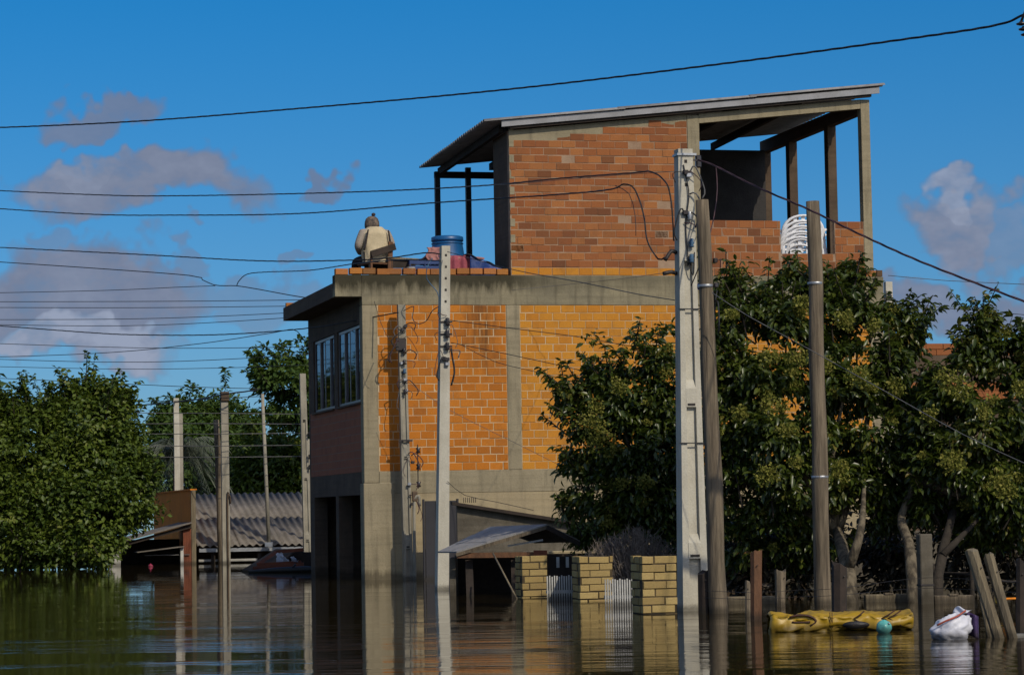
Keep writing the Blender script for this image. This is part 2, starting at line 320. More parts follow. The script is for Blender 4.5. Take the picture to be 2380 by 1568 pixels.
# ------------------------------------------------------------------ mesh helpers
def link(name, me, mat, parent=None, loc=None, rz=None):
    o = bpy.data.objects.new(name, me); COL.objects.link(o)
    if mat and not me.materials: me.materials.append(MATS[mat])
    if parent: o.parent = parent
    if loc is not None: o.location = loc
    if rz is not None: o.rotation_euler = (0, 0, rz)
    return o
def tag(o, label=None, cat=None, group=None, kind=None):
    if label: o['label'] = label
    if cat: o['category'] = cat
    if group: o['group'] = group
    if kind or cat: o['kind'] = kind or 'thing'
    return o
def empty(name, loc=(0, 0, 0), rz=0.0, label=None, cat=None, group=None):
    o = bpy.data.objects.new(name, None); COL.objects.link(o); o.location = loc; o.rotation_euler = (0, 0, rz); o.empty_display_size = 0.2
    return tag(o, label, cat, group)
class MB:
    def __init__(s): s.v = []; s.f = []; s.sm = []
    def add(s, vs, fs, smooth=False):
        b = len(s.v); s.v += [tuple(p) for p in vs]; s.f += [tuple(b + i for i in f) for f in fs]; s.sm += [smooth] * len(fs); return s
    def box(s, a, b, ch=0.0, rot=None, piv=None):
        x0, y0, z0 = a; x1, y1, z1 = b
        if ch <= 0:
            vs = [(x0, y0, z0), (x1, y0, z0), (x1, y1, z0), (x0, y1, z0), (x0, y0, z1), (x1, y0, z1), (x1, y1, z1), (x0, y1, z1)]
            fs = [(0, 3, 2, 1), (4, 5, 6, 7), (0, 1, 5, 4), (1, 2, 6, 5), (2, 3, 7, 6), (3, 0, 4, 7)]
        else:
            bm = bmesh.new(); bmesh.ops.create_cube(bm, size=1)
            for v in bm.verts: v.co = Vector(((x0 + x1) / 2 + v.co.x * (x1 - x0), (y0 + y1) / 2 + v.co.y * (y1 - y0), (z0 + z1) / 2 + v.co.z * (z1 - z0)))
            bmesh.ops.bevel(bm, geom=bm.edges[:], offset=ch, segments=1, affect='EDGES')
            bm.verts.index_update(); vs = [v.co.copy() for v in bm.verts]; fs = [[v.index for v in f.verts] for f in bm.faces]; bm.free()
        if rot is not None:
            pv = Vector(piv) if piv is not None else (Vector(a) + Vector(b)) / 2
            vs = [rot @ (Vector(p) - pv) + pv for p in vs]
        return s.add(vs, fs)
    def hexa(s, vs): return s.add(vs, [(0, 3, 2, 1), (4, 5, 6, 7), (0, 1, 5, 4), (1, 2, 6, 5), (2, 3, 7, 6), (3, 0, 4, 7)])
    def tube(s, pts, rad, n=8, cap=True, smooth=True):
        pts = [Vector(p) for p in pts]; rs = rad if isinstance(rad, (list, tuple)) else [rad] * len(pts)
        ref = None; rings = []
        for i, p in enumerate(pts):
            t = (pts[min(i + 1, len(pts) - 1)] - pts[max(i - 1, 0)]).normalized()
            if ref is None: ref = Vector((0, 0, 1)) if abs(t.z) < 0.9 else Vector((1, 0, 0))
            a = (ref - t * ref.dot(t))
            if a.length < 1e-6: a = t.orthogonal()
            a.normalize(); b = t.cross(a); ref = a
            rings.append([p + (a * math.cos(2 * PI * k / n) + b * math.sin(2 * PI * k / n)) * rs[i] for k in range(n)])
        vs = [q for r in rings for q in r]; fs = []
        for i in range(len(pts) - 1):
            for k in range(n): fs.append((i * n + k, i * n + (k + 1) % n, (i + 1) * n + (k + 1) % n, (i + 1) * n + k))
        s.add(vs, fs, smooth)
        if cap:
            b = len(s.v) - len(vs)
            s.f.append(tuple(b + k for k in reversed(range(n)))); s.f.append(tuple(b + (len(pts) - 1) * n + k for k in range(n))); s.sm += [False, False]
        return s
    def lathe(s, c, prof, n=20, smooth=True, sq=(1, 1)):
        c = Vector(c); vs = []; fs = []
        for (r, z) in prof:
            for k in range(n): vs.append(c + Vector((r * sq[0] * math.cos(2 * PI * k / n), r * sq[1] * math.sin(2 * PI * k / n), z)))
        for i in range(len(prof) - 1):
            for k in range(n): fs.append((i * n + k, i * n + (k + 1) % n, (i + 1) * n + (k + 1) % n, (i + 1) * n + k))
        s.add(vs, fs, smooth); b = len(s.v) - len(vs)
        s.f.append(tuple(b + k for k in reversed(range(n)))); s.f.append(tuple(b + (len(prof) - 1) * n + k for k in range(n))); s.sm += [False, False]
        return s
    def grid(s, fn, nu, nv, smooth=True, thick=0.0):
        vs = [Vector(fn(i / nu, j / nv)) for j in range(nv + 1) for i in range(nu + 1)]
        W_ = nu + 1
        fs = [(j * W_ + i, j * W_ + i + 1, (j + 1) * W_ + i + 1, (j + 1) * W_ + i) for j in range(nv) for i in range(nu)]
        if not thick: return s.add(vs, fs, smooth)
        n = len(vs); off = thick if isinstance(thick, Vector) else Vector((0, 0, -thick))
        vs2 = [v + off for v in vs]; fs2 = [tuple(n + k for k in reversed(f)) for f in fs]
        rim = [(i, 0) for i in range(nu)]; e = []
        for i in range(nu): e += [(i, i + 1), (nv * W_ + i + 1, nv * W_ + i)]
        for j in range(nv): e += [((j + 1) * W_, j * W_), (j * W_ + nu, (j + 1) * W_ + nu)]
        s.add(vs + vs2, fs + fs2, smooth); b = len(s.v) - 2 * n
        for a_, b_ in e: s.f.append((b + a_, b + n + a_, b + n + b_, b + b_)); s.sm.append(False)
        return s
    def mesh(s, name):
        me = bpy.data.meshes.new(name); me.from_pydata(s.v, [], s.f); me.polygons.foreach_set('use_smooth', s.sm); me.update(); return me
    def build(s, name, mat, parent=None, loc=None, rz=None): return link(name, s.mesh(name), mat, parent, loc, rz)
def boxo(name, a, b, mat, parent=None, ch=0.0): return MB().box(a, b, ch).build(name, mat, parent)
def catmull(pts, step=0.15):
    pts = [Vector(p) for p in pts]
    if len(pts) == 2:
        n = max(2, int((pts[1] - pts[0]).length / step)); return [pts[0].lerp(pts[1], i / n) for i in range(n + 1)]
    q = [2 * pts[0] - pts[1]] + pts + [2 * pts[-1] - pts[-2]]; res = []
    for i in range(1, len(q) - 2):
        a, b, c, d = q[i - 1:i + 3]; n = max(2, int((c - b).length / step))
        for k in range(n):
            t = k / n
            res.append(0.5 * ((2 * b) + (c - a) * t + (2 * a - 5 * b + 4 * c - d) * t * t + (3 * b - a - 3 * c + d) * t ** 3))
    res.append(pts[-1]); return res
def copy_tree(o, parent=None):
    c = o.copy(); COL.objects.link(c); c.parent = parent
    for ch in list(o.children): copy_tree(ch, c)
    return c

# ------------------------------------------------------------------ setting: flood water over the drowned street
wm = MB().add([(-1800, -60, 0), (1800, -60, 0), (1800, 3000, 0), (-1800, 3000, 0)], [(0, 1, 2, 3)]).build('water', 'flood_water'); tag(wm, kind='structure')
simple('mud', (0.09, 0.07, 0.045), None, 0.5)
gm_ = MB().add([(-1800, -60, -1.6), (1800, -60, -1.6), (1800, 3000, -1.6), (-1800, 3000, -1.6)], [(0, 1, 2, 3)]).build('ground', 'mud'); tag(gm_, kind='structure')

# ------------------------------------------------------------------ the brick house
H = HOUSE_REF
tag(H, 'unfinished two-storey brick house with open roofed terrace, standing in the flood', 'house')
BW, BH, BJ = 0.243, 0.134, 0.011
def brick_mesh(wd, hd, dp=0.10, ch=0.004, name='brick'):
    x, z = wd / 2, hd / 2
    vs = [(-x, dp, -z), (x, dp, -z), (x, dp, z), (-x, dp, z), (-x, ch, -z), (x, ch, -z), (x, ch, z), (-x, ch, z),
          (-x + ch, 0, -z + ch), (x - ch, 0, -z + ch), (x - ch, 0, z - ch), (-x + ch, 0, z - ch)]
    fs = [(0, 1, 5, 4), (1, 2, 6, 5), (2, 3, 7, 6), (3, 0, 4, 7), (4, 5, 9, 8), (5, 6, 10, 9), (6, 7, 11, 10), (7, 4, 8, 11), (8, 9, 10, 11)]
    return vs, fs
BRICK_ME = {}
def lay(panel, u0, u1, z0, z1, mat, top=None, v=0.0, single=True, skip=None, bw=BW, bh=BH, jit=0.003, budget=None, bj=BJ, dp=0.10, vj=None):
    """lays courses of bricks between u0..u1; every brick an object of its own, or one joined mesh"""
    n = max(1, round((z1 - z0) / bh)); ph = (z1 - z0) / n; joined = MB(); rn = []
    for r in range(n):
        zc = z0 + (r + 0.5) * ph; off = (0.5 if r % 2 else 0.0) + random.uniform(-0.12, 0.12)
        x = u0 - off * bw
        while x < u1 - 0.02:
            a, b = max(x, u0), min(x + bw, u1); x += bw
            if b - a < 0.05: continue
            zt = z1 if top is None else top((a + b) / 2)
            if zc + ph / 2 > zt + 0.02: continue
            if skip and skip((a + b) / 2, zc): continue
            vj_ = bj if vj is None else vj; wd = round(b - a - vj_, 2) if b - a < bw - 0.004 else bw - vj_
            hd = ph - bj
            cu, cv, cz = (a + b) / 2 + random.uniform(-jit, jit), v + random.uniform(-jit, jit) * 1.3, zc + random.uniform(-jit, jit)
            if single:
                key = (round(wd, 3), round(hd, 4), mat, dp)
                if key not in BRICK_ME:
                    vs, fs = brick_mesh(wd, hd, dp); me = MB().add(vs, fs).mesh('brick'); me.materials.append(MATS[mat]); BRICK_ME[key] = me
                o = bpy.data.objects.new('brick', BRICK_ME[key]); COL.objects.link(o); o.parent = panel
                o.location = (cu, cv, cz); o.rotation_euler = (random.uniform(-.01, .01), random.uniform(-.006, .006), random.uniform(-.012, .012))
            else:
                vs, fs = brick_mesh(wd, hd, dp)
                joined.add([(p[0] + cu, p[1] + cv, p[2] + cz) for p in vs], fs); rn += [random.random()] * len(fs)
    if not single:
        me = joined.mesh('brick_courses'); at = me.attributes.new('rnd', 'FLOAT', 'FACE'); at.data.foreach_set('value', rn)
        o = link('brick_courses', me, mat + '_course', panel); o['kind'] = 'stuff'
ZB0, ZB1, ZT0, ZT1 = 1.855, 4.73, 4.73, 5.25
# lower storey, street front
boxo('corner_column', (0, 0, 1.66), (0.26, 0.26, ZT0 - 0.002), 'concrete', H, 0.008)
boxo('corner_pier', (-0.02, -0.035, -1.6), (0.52, 0.30, 1.655), 'concrete', H, 0.01)
boxo('plinth_wall', (0.525, 0.0, -1.6), (9.55, 0.15, 1.47), 'plaster_tan', H)
boxo('floor_beam', (0.262, -0.008, 1.472), (9.58, 0.22, 1.853), 'concrete', H, 0.006)
for a, b in ((2.56, 2.80), (5.85, 6.10), (9.33, 9.58)): boxo('column', (a, -0.006, 1.856), (b, 0.22, ZT0 - 0.002), 'concrete', H, 0.006)
pn = boxo('brick_panel', (0.262, 0.005, ZB0), (2.558, 0.14, ZB1 - 0.004), 'mortar', H); lay(pn, 0.265, 2.555, ZB0, ZB1 - 0.001, 'brick_orange')
pn = boxo('brick_panel', (2.802, 0.005, ZB0), (5.848, 0.14, ZB1 - 0.004), 'mortar', H); lay(pn, 2.805, 5.845, ZB0, ZB1 - 0.001, 'brick_yellow', single=False)
pn = boxo('brick_panel', (6.102, 0.005, ZB0), (9.328, 0.14, ZB1 - 0.004), 'mortar', H); lay(pn, 6.105, 9.325, ZB0, ZB1 - 0.001, 'brick_yellow', single=False)
boxo('slab_beam', (0.0, -0.005, ZT0), (9.60, 0.24, ZT1), 'concrete_mould', H, 0.006)
boxo('slab_overhang', (-0.47, -0.005, 4.87), (-0.002, 0.24, ZT1), 'concrete_mould', H, 0.006)
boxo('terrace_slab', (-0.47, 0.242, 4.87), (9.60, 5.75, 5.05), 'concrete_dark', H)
boxo('slab_edge', (-0.47, 0.242, 5.052), (-0.32, 5.75, 5.12), 'concrete_dark', H)
lay(H, -0.47, -0.20, 5.122, 5.21, 'brick_cap', v=5.50, bw=0.3)
# street-side brick course on the slab edge
lay(H, -0.46, 2.62, ZT1 + 0.002, ZT1 + 0.125, 'brick_cap', v=0.012, bw=0.238, dp=0.14, jit=0.012, bj=.02)
lay(H, 9.26, 9.60, ZT1 + 0.002, ZT1 + 0.125, 'brick_cap', v=0.012, bw=0.235, dp=0.14)
# side of the house in the shade
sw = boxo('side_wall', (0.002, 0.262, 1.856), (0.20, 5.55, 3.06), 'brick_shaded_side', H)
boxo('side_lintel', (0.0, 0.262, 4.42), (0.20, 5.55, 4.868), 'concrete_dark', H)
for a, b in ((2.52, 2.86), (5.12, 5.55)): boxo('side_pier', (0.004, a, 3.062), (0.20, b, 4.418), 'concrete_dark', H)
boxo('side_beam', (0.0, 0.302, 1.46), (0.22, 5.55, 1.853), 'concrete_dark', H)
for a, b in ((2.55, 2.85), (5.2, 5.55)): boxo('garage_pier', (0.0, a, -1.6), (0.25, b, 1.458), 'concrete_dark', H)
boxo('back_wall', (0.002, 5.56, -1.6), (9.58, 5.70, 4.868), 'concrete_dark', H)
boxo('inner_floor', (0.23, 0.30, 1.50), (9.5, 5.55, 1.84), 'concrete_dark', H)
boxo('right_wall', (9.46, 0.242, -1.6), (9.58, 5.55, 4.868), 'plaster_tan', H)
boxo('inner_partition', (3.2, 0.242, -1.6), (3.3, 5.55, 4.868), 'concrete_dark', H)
for (v0, v1) in ((0.27, 2.51), (2.87, 5.11)):
    fr_ = MB(); z0, z1 = 3.066, 4.414; t = 0.05
    fr_.box((0.03, v0, z0), (0.10, v1, z0 + t)).box((0.03, v0, z1 - t), (0.10, v1, z1)).box((0.03, v0, z0 + t), (0.10, v0 + t, z1 - t)).box((0.03, v1 - t, z0 + t), (0.10, v1, z1 - t))
    wf = fr_.build('window', 'frame_alu', H)
    n = 4; ww = (v1 - v0 - 2 * t) / n
    for i in range(n):
        a = v0 + t + i * ww; dx = 0.045 if i % 2 else 0.07
        MB().box((dx - 0.004, a + 0.02, z0 + t + 0.002), (dx + 0.004, a + ww - 0.02, z1 - t - 0.002)).build('pane', 'window_glass', wf)
        if i: MB().box((0.035, a - 0.02, z0 + t + 0.001), (0.095, a + 0.02, z1 - t - 0.001)).build('mullion', 'frame_alu', wf)
    boxo('window_sill', (-0.04, v0 - 0.05, 3.03), (0.0, v1 + 0.05, 3.062), 'concrete_dark', H)
# upper storey
def roofz(u, v=0.0): return 7.955 + (u - 2.22) * 0.1035 - 0.02 * v
def wtop(u): return roofz(u) - 0.20
fw = MB(); fw.hexa([(2.662, 0.005, ZT1), (5.94, 0.005, ZT1), (5.94, 0.14, ZT1), (2.662, 0.14, ZT1), (2.662, 0.005, wtop(2.66)), (5.94, 0.005, wtop(5.94)), (5.94, 0.14, wtop(5.94)), (2.662, 0.14, wtop(2.66))])
pn = fw.build('brick_panel', 'mortar_dull', H)
def cement_top(u): return 7.62 + (u - 2.66) * 0.155 + 0.03 * math.sin(u * 5.1) + 0.02 * math.sin(u * 13)
lay(pn, 2.665, 5.935, ZT1 + 0.142, 8.30, 'brick_red', top=cement_top, single=False, vj=.005, bj=.013, jit=.004)
lay(pn, 2.665, 5.935, ZT1 + 0.003, ZT1 + 0.140, 'brick_yellow', single=True, bw=0.245)
cb = MB(); cb.grid(lambda a, b: (2.662 + a * 3.275, 0.004 - 0.006 * b, (cement_top(2.66 + a * 3.28) - 0.10) * (1 - b) + wtop(2.66 + a * 3.28) * b), 40, 2, False, Vector((0, 0.06, 0)))
cb.build('cement_band', 'concrete', H)
tooth = MB()
for k in range(9): tooth.box((2.664, -0.002, ZT1 + 0.30 + k * 0.281), (2.664 + 0.085, 0.02, ZT1 + 0.30 + k * 0.281 + 0.135))
tooth.build('cement_keys', 'concrete', H)
boxo('side_return', (2.664, 0.142, ZT1), (2.80, 1.22, 7.80), 'concrete_dark', H)
def slopebox(name, u0, u1, v0, v1, f0, f1, mat):
    return MB().hexa([(u0, v0, f0(u0)), (u1, v0, f0(u1)), (u1, v1, f0(u1)), (u0, v1, f0(u0)), (u0, v0, f1(u0)), (u1, v0, f1(u1)), (u1, v1, f1(u1)), (u0, v1, f1(u0))]).build(name, mat, H)
boxo('column', (5.945, -0.006, ZT1 + 0.002), (6.17, 0.20, wtop(5.95) - 0.005), 'concrete', H, 0.006)
boxo('column', (9.25, -0.006, ZT1 + 0.128), (9.42, 0.17, wtop(9.25) - 0.005), 'concrete', H, 0.006)
slopebox('head_beam', 6.172, 9.248, 0.0, 0.15, lambda u: wtop(u) - 0.17, lambda u: wtop(u) - 0.004, 'concrete')
for v in (1.74, 3.9, 5.45): boxo('terrace_post', (9.25, v, 5.05), (9.42, v + 0.20, 8.30), 'concrete_dark', H, 0.006)
boxo('side_head_beam', (9.24, 0.172, 8.24), (9.40, 5.60, roofz(9.3, 5.6) - 0.10), 'concrete_dark', H)
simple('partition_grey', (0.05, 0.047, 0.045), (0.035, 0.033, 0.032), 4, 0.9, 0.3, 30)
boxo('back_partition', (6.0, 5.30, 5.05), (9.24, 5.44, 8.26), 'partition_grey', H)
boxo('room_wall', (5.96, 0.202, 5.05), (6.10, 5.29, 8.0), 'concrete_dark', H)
# low brick wall of the terrace with its gap
G0, G1, GZ = 7.66, 8.69, 5.66
lw = MB().box((6.172, 0.005, ZT1), (G0, 0.13, 6.25)).box((G0, 0.005, ZT1), (G1, 0.13, GZ)).box((G1, 0.005, ZT1), (9.248, 0.13, 6.25)).build('low_wall', 'mortar_dull', H)
lay(lw, 6.175, G0 - 0.002, ZT1 + 0.003, 6.255, 'brick_red'); lay(lw, G0, G1, ZT1 + 0.003, GZ + 0.005, 'brick_red'); lay(lw, G1 + 0.002, 9.246, ZT1 + 0.003, 6.255, 'brick_red')
# porch frame on the left
for (u, v, zt) in ((2.50, 5.25, 7.70), (3.07, 5.05, 7.80)): boxo('porch_post', (u - 0.05, v - 0.05, 5.05), (u + 0.05, v + 0.05, zt), 'steel_dark', H)
boxo('porch_beam', (2.45, 5.2, 7.62), (5.0, 5.32, 7.74), 'wood_dark', H)
for u in (2.52, 3.55, 4.6): MB().hexa([(u, 0.16, roofz(u) - 0.20), (u + 0.08, 0.16, roofz(u) - 0.20), (u + 0.08, 5.3, roofz(u, 5.3) - 0.20), (u, 5.3, roofz(u, 5.3) - 0.20), (u, 0.16, roofz(u) - 0.07), (u + 0.08, 0.16, roofz(u) - 0.07), (u + 0.08, 5.3, roofz(u, 5.3) - 0.07), (u, 5.3, roofz(u, 5.3) - 0.07)]).build('rafter', 'wood_dark', H)
for u in (6.9, 8.1): MB().hexa([(u, 0.16, roofz(u) - 0.20), (u + 0.08, 0.16, roofz(u) - 0.20), (u + 0.08, 5.3, roofz(u, 5.3) - 0.20), (u, 5.3, roofz(u, 5.3) - 0.20), (u, 0.16, roofz(u) - 0.07), (u + 0.08, 0.16, roofz(u) - 0.07), (u + 0.08, 5.3, roofz(u, 5.3) - 0.07), (u, 5.3, roofz(u, 5.3) - 0.07)]).build('rafter', 'wood_dark', H)
# roof of corrugated sheets, ribs running down to the left
rf = empty('roof'); rf.parent = H
def sheet_mesh(u0, u1, v0, v1, dz, zf, wave=0.177, amp=0.024, per=8):
    n = int((v1 - v0) / wave * per)
    return MB().grid(lambda a, b: (u0 + a * (u1 - u0), v0 + b * (v1 - v0), zf(u0 + a * (u1 - u0), v0 + b * (v1 - v0)) + dz + amp * math.sin(2 * PI * (v0 + b * (v1 - v0)) / wave)), 1, n, True, 0.007)
vb = [-0.20, 0.93, 2.05, 3.17, 4.29, 5.41]
for i in range(5):
    for j, (a, b) in enumerate(((2.18, 4.75), (4.62, 7.2), (7.07, 9.66))):
        sheet_mesh(a, b, vb[i] - (0.03 if i else 0), vb[i + 1], 0.010 * j + 0.006 * (i % 2), lambda u, v: roofz(u, v), per=10).build('roof_sheet', 'roof_sheet', rf)
slopebox('fascia', 2.50, 9.56, -0.16, -0.125, lambda u: roofz(u) - 0.14, lambda u: roofz(u) - 0.035, 'fascia_grey').parent = H
slopebox('eave_board', 2.66, 9.42, -0.12, -0.02, lambda u: roofz(u) - 0.185, lambda u: roofz(u) - 0.075, 'wood_dark')

# ------------------------------------------------------------------ people and things on the terrace
def on(p): return H.matrix_world @ Vector(p) if False else O + UA * p[0] + VA * p[1] + Vector((0, 0, p[2]))
def skinned(name, chain, edges, mat, parent, root=0, sub=2):
    """one continuous surface grown round a skeleton: chain = [(x,y,z,rx,ry)]"""
    me = bpy.data.meshes.new(name); me.from_pydata([c[:3] for c in chain], edges, []); o = link(name, me, mat, parent)
    m = o.modifiers.new('skin', 'SKIN'); m.use_smooth_shade = True
    me.skin_vertices.new() if not me.skin_vertices else None
    for i, c in enumerate(chain):
        sv = me.skin_vertices[0].data[i]; sv.radius = (c[3], c[4] if len(c) > 4 else c[3]); sv.use_root = (i == root)
    o.modifiers.new('sub', 'SUBSURF').levels = sub; o.modifiers['sub'].render_levels = sub
    return o
FLOOR = 5.05
pr = empty('person', on((0.36, 0.62, FLOOR)), TH + 0.18, 'person in cream vest and dark bobble beanie seated on the terrace edge, back turned', 'person')
# local frame of the person: x right, y forward (away from the street), z up; seated on a chair 0.42 m high
def arm(s): return [(s * 0.20, 0.0, 0.92, .07), (s * 0.285, -0.02, 0.70, .055), (s * 0.17, 0.20, 0.62, .045), (s * 0.10, 0.27, 0.64, .032)]
bodyv = [(0, 0, 0.50, .15, .12), (0, 0.0, 0.68, .135, .10), (0, -0.01, 0.86, .15, .10), (0, 0.04, 0.99, .07), (0, 0.07, 1.03, .065), (0, 0.10, 1.10, .085, .095), (0, 0.105, 1.17, .075, .085)]
be = [(0, 1), (1, 2), (2, 3), (3, 4), (4, 5), (5, 6)]
for s in (-1, 1):
    b = len(bodyv); bodyv += arm(s); be += [(2, b), (b, b + 1), (b + 1, b + 2), (b + 2, b + 3)]
    w_ = b + 3; palm = len(bodyv); bodyv.append((s * 0.07, 0.32, 0.645, .03, .018)); be.append((w_, palm))
    for k, (dx, ln) in enumerate(((-.026, .060), (-.009, .072), (.009, .070), (.026, .055))):
        q = len(bodyv); bodyv += [(s * (0.062 + dx), 0.355, 0.645, .009), (s * (0.055 + dx), 0.355 + ln * .6, 0.635, .008), (s * (0.05 + dx), 0.355 + ln * .9, 0.610, .007)]
        be += [(palm, q), (q, q + 1), (q + 1, q + 2)]
    q = len(bodyv); bodyv += [(s * 0.035, 0.325, 0.655, .010), (s * 0.015, 0.355, 0.652, .008)]; be += [(palm, q), (q, q + 1)]
    l = len(bodyv); bodyv += [(s * 0.10, 0.04, 0.49, .095), (s * 0.14, 0.44, 0.50, .07), (s * 0.15, 0.46, 0.10, .048), (s * 0.15, 0.58, 0.04, .04)]; be += [(0, l), (l, l + 1), (l + 1, l + 2), (l + 2, l + 3)]
bd = skinned('body', bodyv, be, 'skin', pr)
MB().lathe((0, 0.195, 1.10), [(0.004, -.03), (.018, -.02), (.014, .01), (.006, .03)], 8).build('nose', 'skin', bd)
for s in (-1, 1): MB().lathe((s * 0.088, 0.10, 1.09), [(0.004, -.035), (.016, -.02), (.018, .01), (.006, .035)], 8, sq=(.5, 1)).build('ear', 'skin', bd)
sv = [(0, 0, 0.50, .165, .13), (0, 0.0, 0.70, .155, .115), (0, -0.015, 0.88, .165, .115), (0, 0.01, 0.985, .085, .075)]; se = [(0, 1), (1, 2), (2, 3)]
for s in (-1, 1):
    b = len(sv); a4 = arm(s); sv += [(a4[0][0], a4[0][1], a4[0][2], .088), (s * 0.255, -.02, .80, .07), (a4[1][0], a4[1][1], a4[1][2], .064), (a4[2][0], a4[2][1], a4[2][2], .05), (s * 0.115, .255, .638, .045)]
    se += [(2, b), (b, b + 1), (b + 1, b + 2), (b + 2, b + 3), (b + 3, b + 4)]
skinned('sweater', sv, se, 'grey_knit', pr)
tv = [(0, 0, 0.49, .17, .14)]; te = []
for s in (-1, 1):
    b = len(tv); tv += [(s * 0.10, 0.05, 0.485, .112), (s * 0.145, 0.45, 0.495, .085), (s * 0.15, 0.47, 0.12, .062)]; te += [(0, b), (b, b + 1), (b + 1, b + 2)]
skinned('trousers', tv, te, 'dark_trousers', pr)
for s in (-1, 1): skinned('boot', [(s * .15, .46, .10, .056), (s * .15, .48, .045, .05), (s * .15, .60, .035, .042)], [(0, 1), (1, 2)], 'wood_dark', pr, sub=1)
# vest: a padded shell round the trunk with open armholes
def vest_ring(z, t):
    prof = [(0.44, .205, .175), (0.55, .215, .170), (0.70, .215, .155), (0.82, .225, .150), (0.92, .225, .150), (0.985, .165, .13), (1.03, .115, .11)]
    for (a, b) in zip(prof, prof[1:]):
        if a[0] <= z <= b[0]:
            k = (z - a[0]) / (b[0] - a[0]); return a[1] + (b[1] - a[1]) * k, a[2] + (b[2] - a[2]) * k
    return prof[-1][1:]
def vest(a, b):
    z = 0.44 + 0.59 * b; rx, ry = vest_ring(z, 0); an = 2 * PI * a
    f = 1 + 0.03 * math.sin(5 * an + z * 9) * (1 - b) + .05 * mnoise.noise(Vector((math.cos(an) * 2.2, math.sin(an) * 2.2, z * 7)))
    sn, cs = math.sin(an), math.cos(an)
    ex = abs(cs) ** 0.75 * (1 if cs > 0 else -1)
    return (rx * ex * f, -0.005 - 0.02 * max(0, sn) + ry * sn * f, z)
MB().grid(vest, 48, 30, True).build('vest', 'cream_fleece', pr)
for s in (-1, 1):   # dark piping round each armhole
    pts = [(s * (0.175 + 0.055 * math.sin(t) ** 2 + .012), -0.155 + 0.30 * (i / 14), 0.90 - 0.27 * math.sin(PI * i / 14) + 0.05) for i, t in [(i, PI * i / 14) for i in range(15)]]
    MB().tube([(s * (0.165 + 0.06 * k), -0.165 + 0.03 * k, 0.97 - 0.34 * k) for k in (0, .15, .35, .6, .8, 1)], [.012, .014, .016, .018, .018, .016], 6).build('armhole_trim', 'dark_trim', pr)
hat = MB().lathe((-.01, 0.085, 1.02), [(.102, 0), (.113, .015), (.115, .06), (.110, .11), (.094, .16), (.062, .192), (.02, .206)], 20, sq=(1, 1.06)).build('beanie', 'beanie_wool', pr)
MB().lathe((0.015, 0.08, 1.222), [(.008, 0), (.026, .008), (.034, .026), (.030, .046), (.010, .058)], 10).build('bobble', 'dark_trim', hat)

pr.scale = (1.14, 1.1, 1.06)
ch = empty('wooden_chair', on((0.36, 0.58, FLOOR)), TH + 0.35, 'old wooden chair with a slanting back rail, under the seated person', 'chair')
for x in (-.21, .21):
    MB().box((x - .025, -.21, 0), (x + .025, -.16, .42), .003).build('leg', 'wood_pale', ch); MB().box((x - .02, .17, 0), (x + .02, .21, .41), .003).build('leg', 'wood_brown', ch)
MB().box((-.24, -.22, .42), (.24, .22, .445), .005).build('seat', 'wood_brown', ch)
MB().box((.12, -.245, .30), (.21, -.215, .82), .004, Matrix.Rotation(.05, 3, 'Y')).build('back_post', 'wood_brown', ch)
MB().box((-.235, -.235, .30), (-.195, -.205, .62), .004).build('back_post', 'wood_brown', ch)
MB().box((-.26, -.285, .60), (.26, -.255, .715), .004, Matrix.Rotation(-.30, 3, 'Y')).build('back_rail', 'wood_dark', ch)
MB().box((-.23, -.21, .28), (.23, -.18, .33), .003).build('stretcher', 'wood_dark', ch)

tb = empty('side_table', on((0.82, 0.55, FLOOR)), TH, 'low dark wooden side table at the seated person\'s right elbow', 'table')
MB().box((-.28, -.16, .50), (.28, .2, .54), .005, Matrix.Rotation(.06, 3, 'Y')).build('table_top', 'wood_pale', tb)
for x in (-.22, .20):
    for y in (-.12, .15): MB().box((x - .02, y - .02, 0), (x + .02, y + .02, .495)).build('leg', 'wood_dark', tb)
MB().box((-.22, -.12, .36), (.22, -.09, .49)).build('apron', 'wood_dark', tb)
cr_ = empty('plastic_crate', on((1.18, 0.45, FLOOR)), TH, 'dark blue slatted plastic crate between the side table and the pink cloths', 'crate')
for z in (0, .105, .21, .315, .42): MB().box((-.27, -.16, z), (.27, -.145, z + .07)).box((-.27, .145, z), (.27, .16, z + .07)).box((-.27, -.145, z), (-.255, .145, z + .07)).box((.255, -.145, z), (.27, .145, z + .07)).build('slat', 'blue_crate', cr_)
for x in (-.27, 0, .255): MB().box((x, -.165, 0), (x + .015, -.1602, .5)).build('upright', 'blue_crate', cr_)
bg_ = empty('white_pot', on((0.93, 0.30, FLOOR + .25)), 0, 'small white enamel pot on the parapet below the side table', 'pot')
MB().lathe((0, 0, 0), [(.05, 0), (.07, .01), (.075, .10), (.08, .11)], 14).build('pot_body', 'white_paint', bg_)
MB().box((-.12, -.01, .07), (-.07, .01, .085)).build('handle', 'white_paint', bg_)
tn = empty('water_tub', on((1.78, 1.15, 5.60)), TH, 'blue upturned water tub behind the concrete post on the terrace', 'tub')
MB().lathe((0, 0, 0), [(.325, -.30), (.315, 0.0), (.30, .12), (.268, .34), (.268, .355)], 26).build('tub_wall', 'blue_plastic', tn)
MB().lathe((0, 0, .355), [(.285, 0), (.29, .02), (.285, .075), (.24, .09), (.05, .095)], 26).build('tub_base', 'blue_plastic', tn)
MB().lathe((0, 0, .30), [(.279, 0), (.292, .012), (.276, .03)], 26).build('hoop', 'blue_plastic', tn)
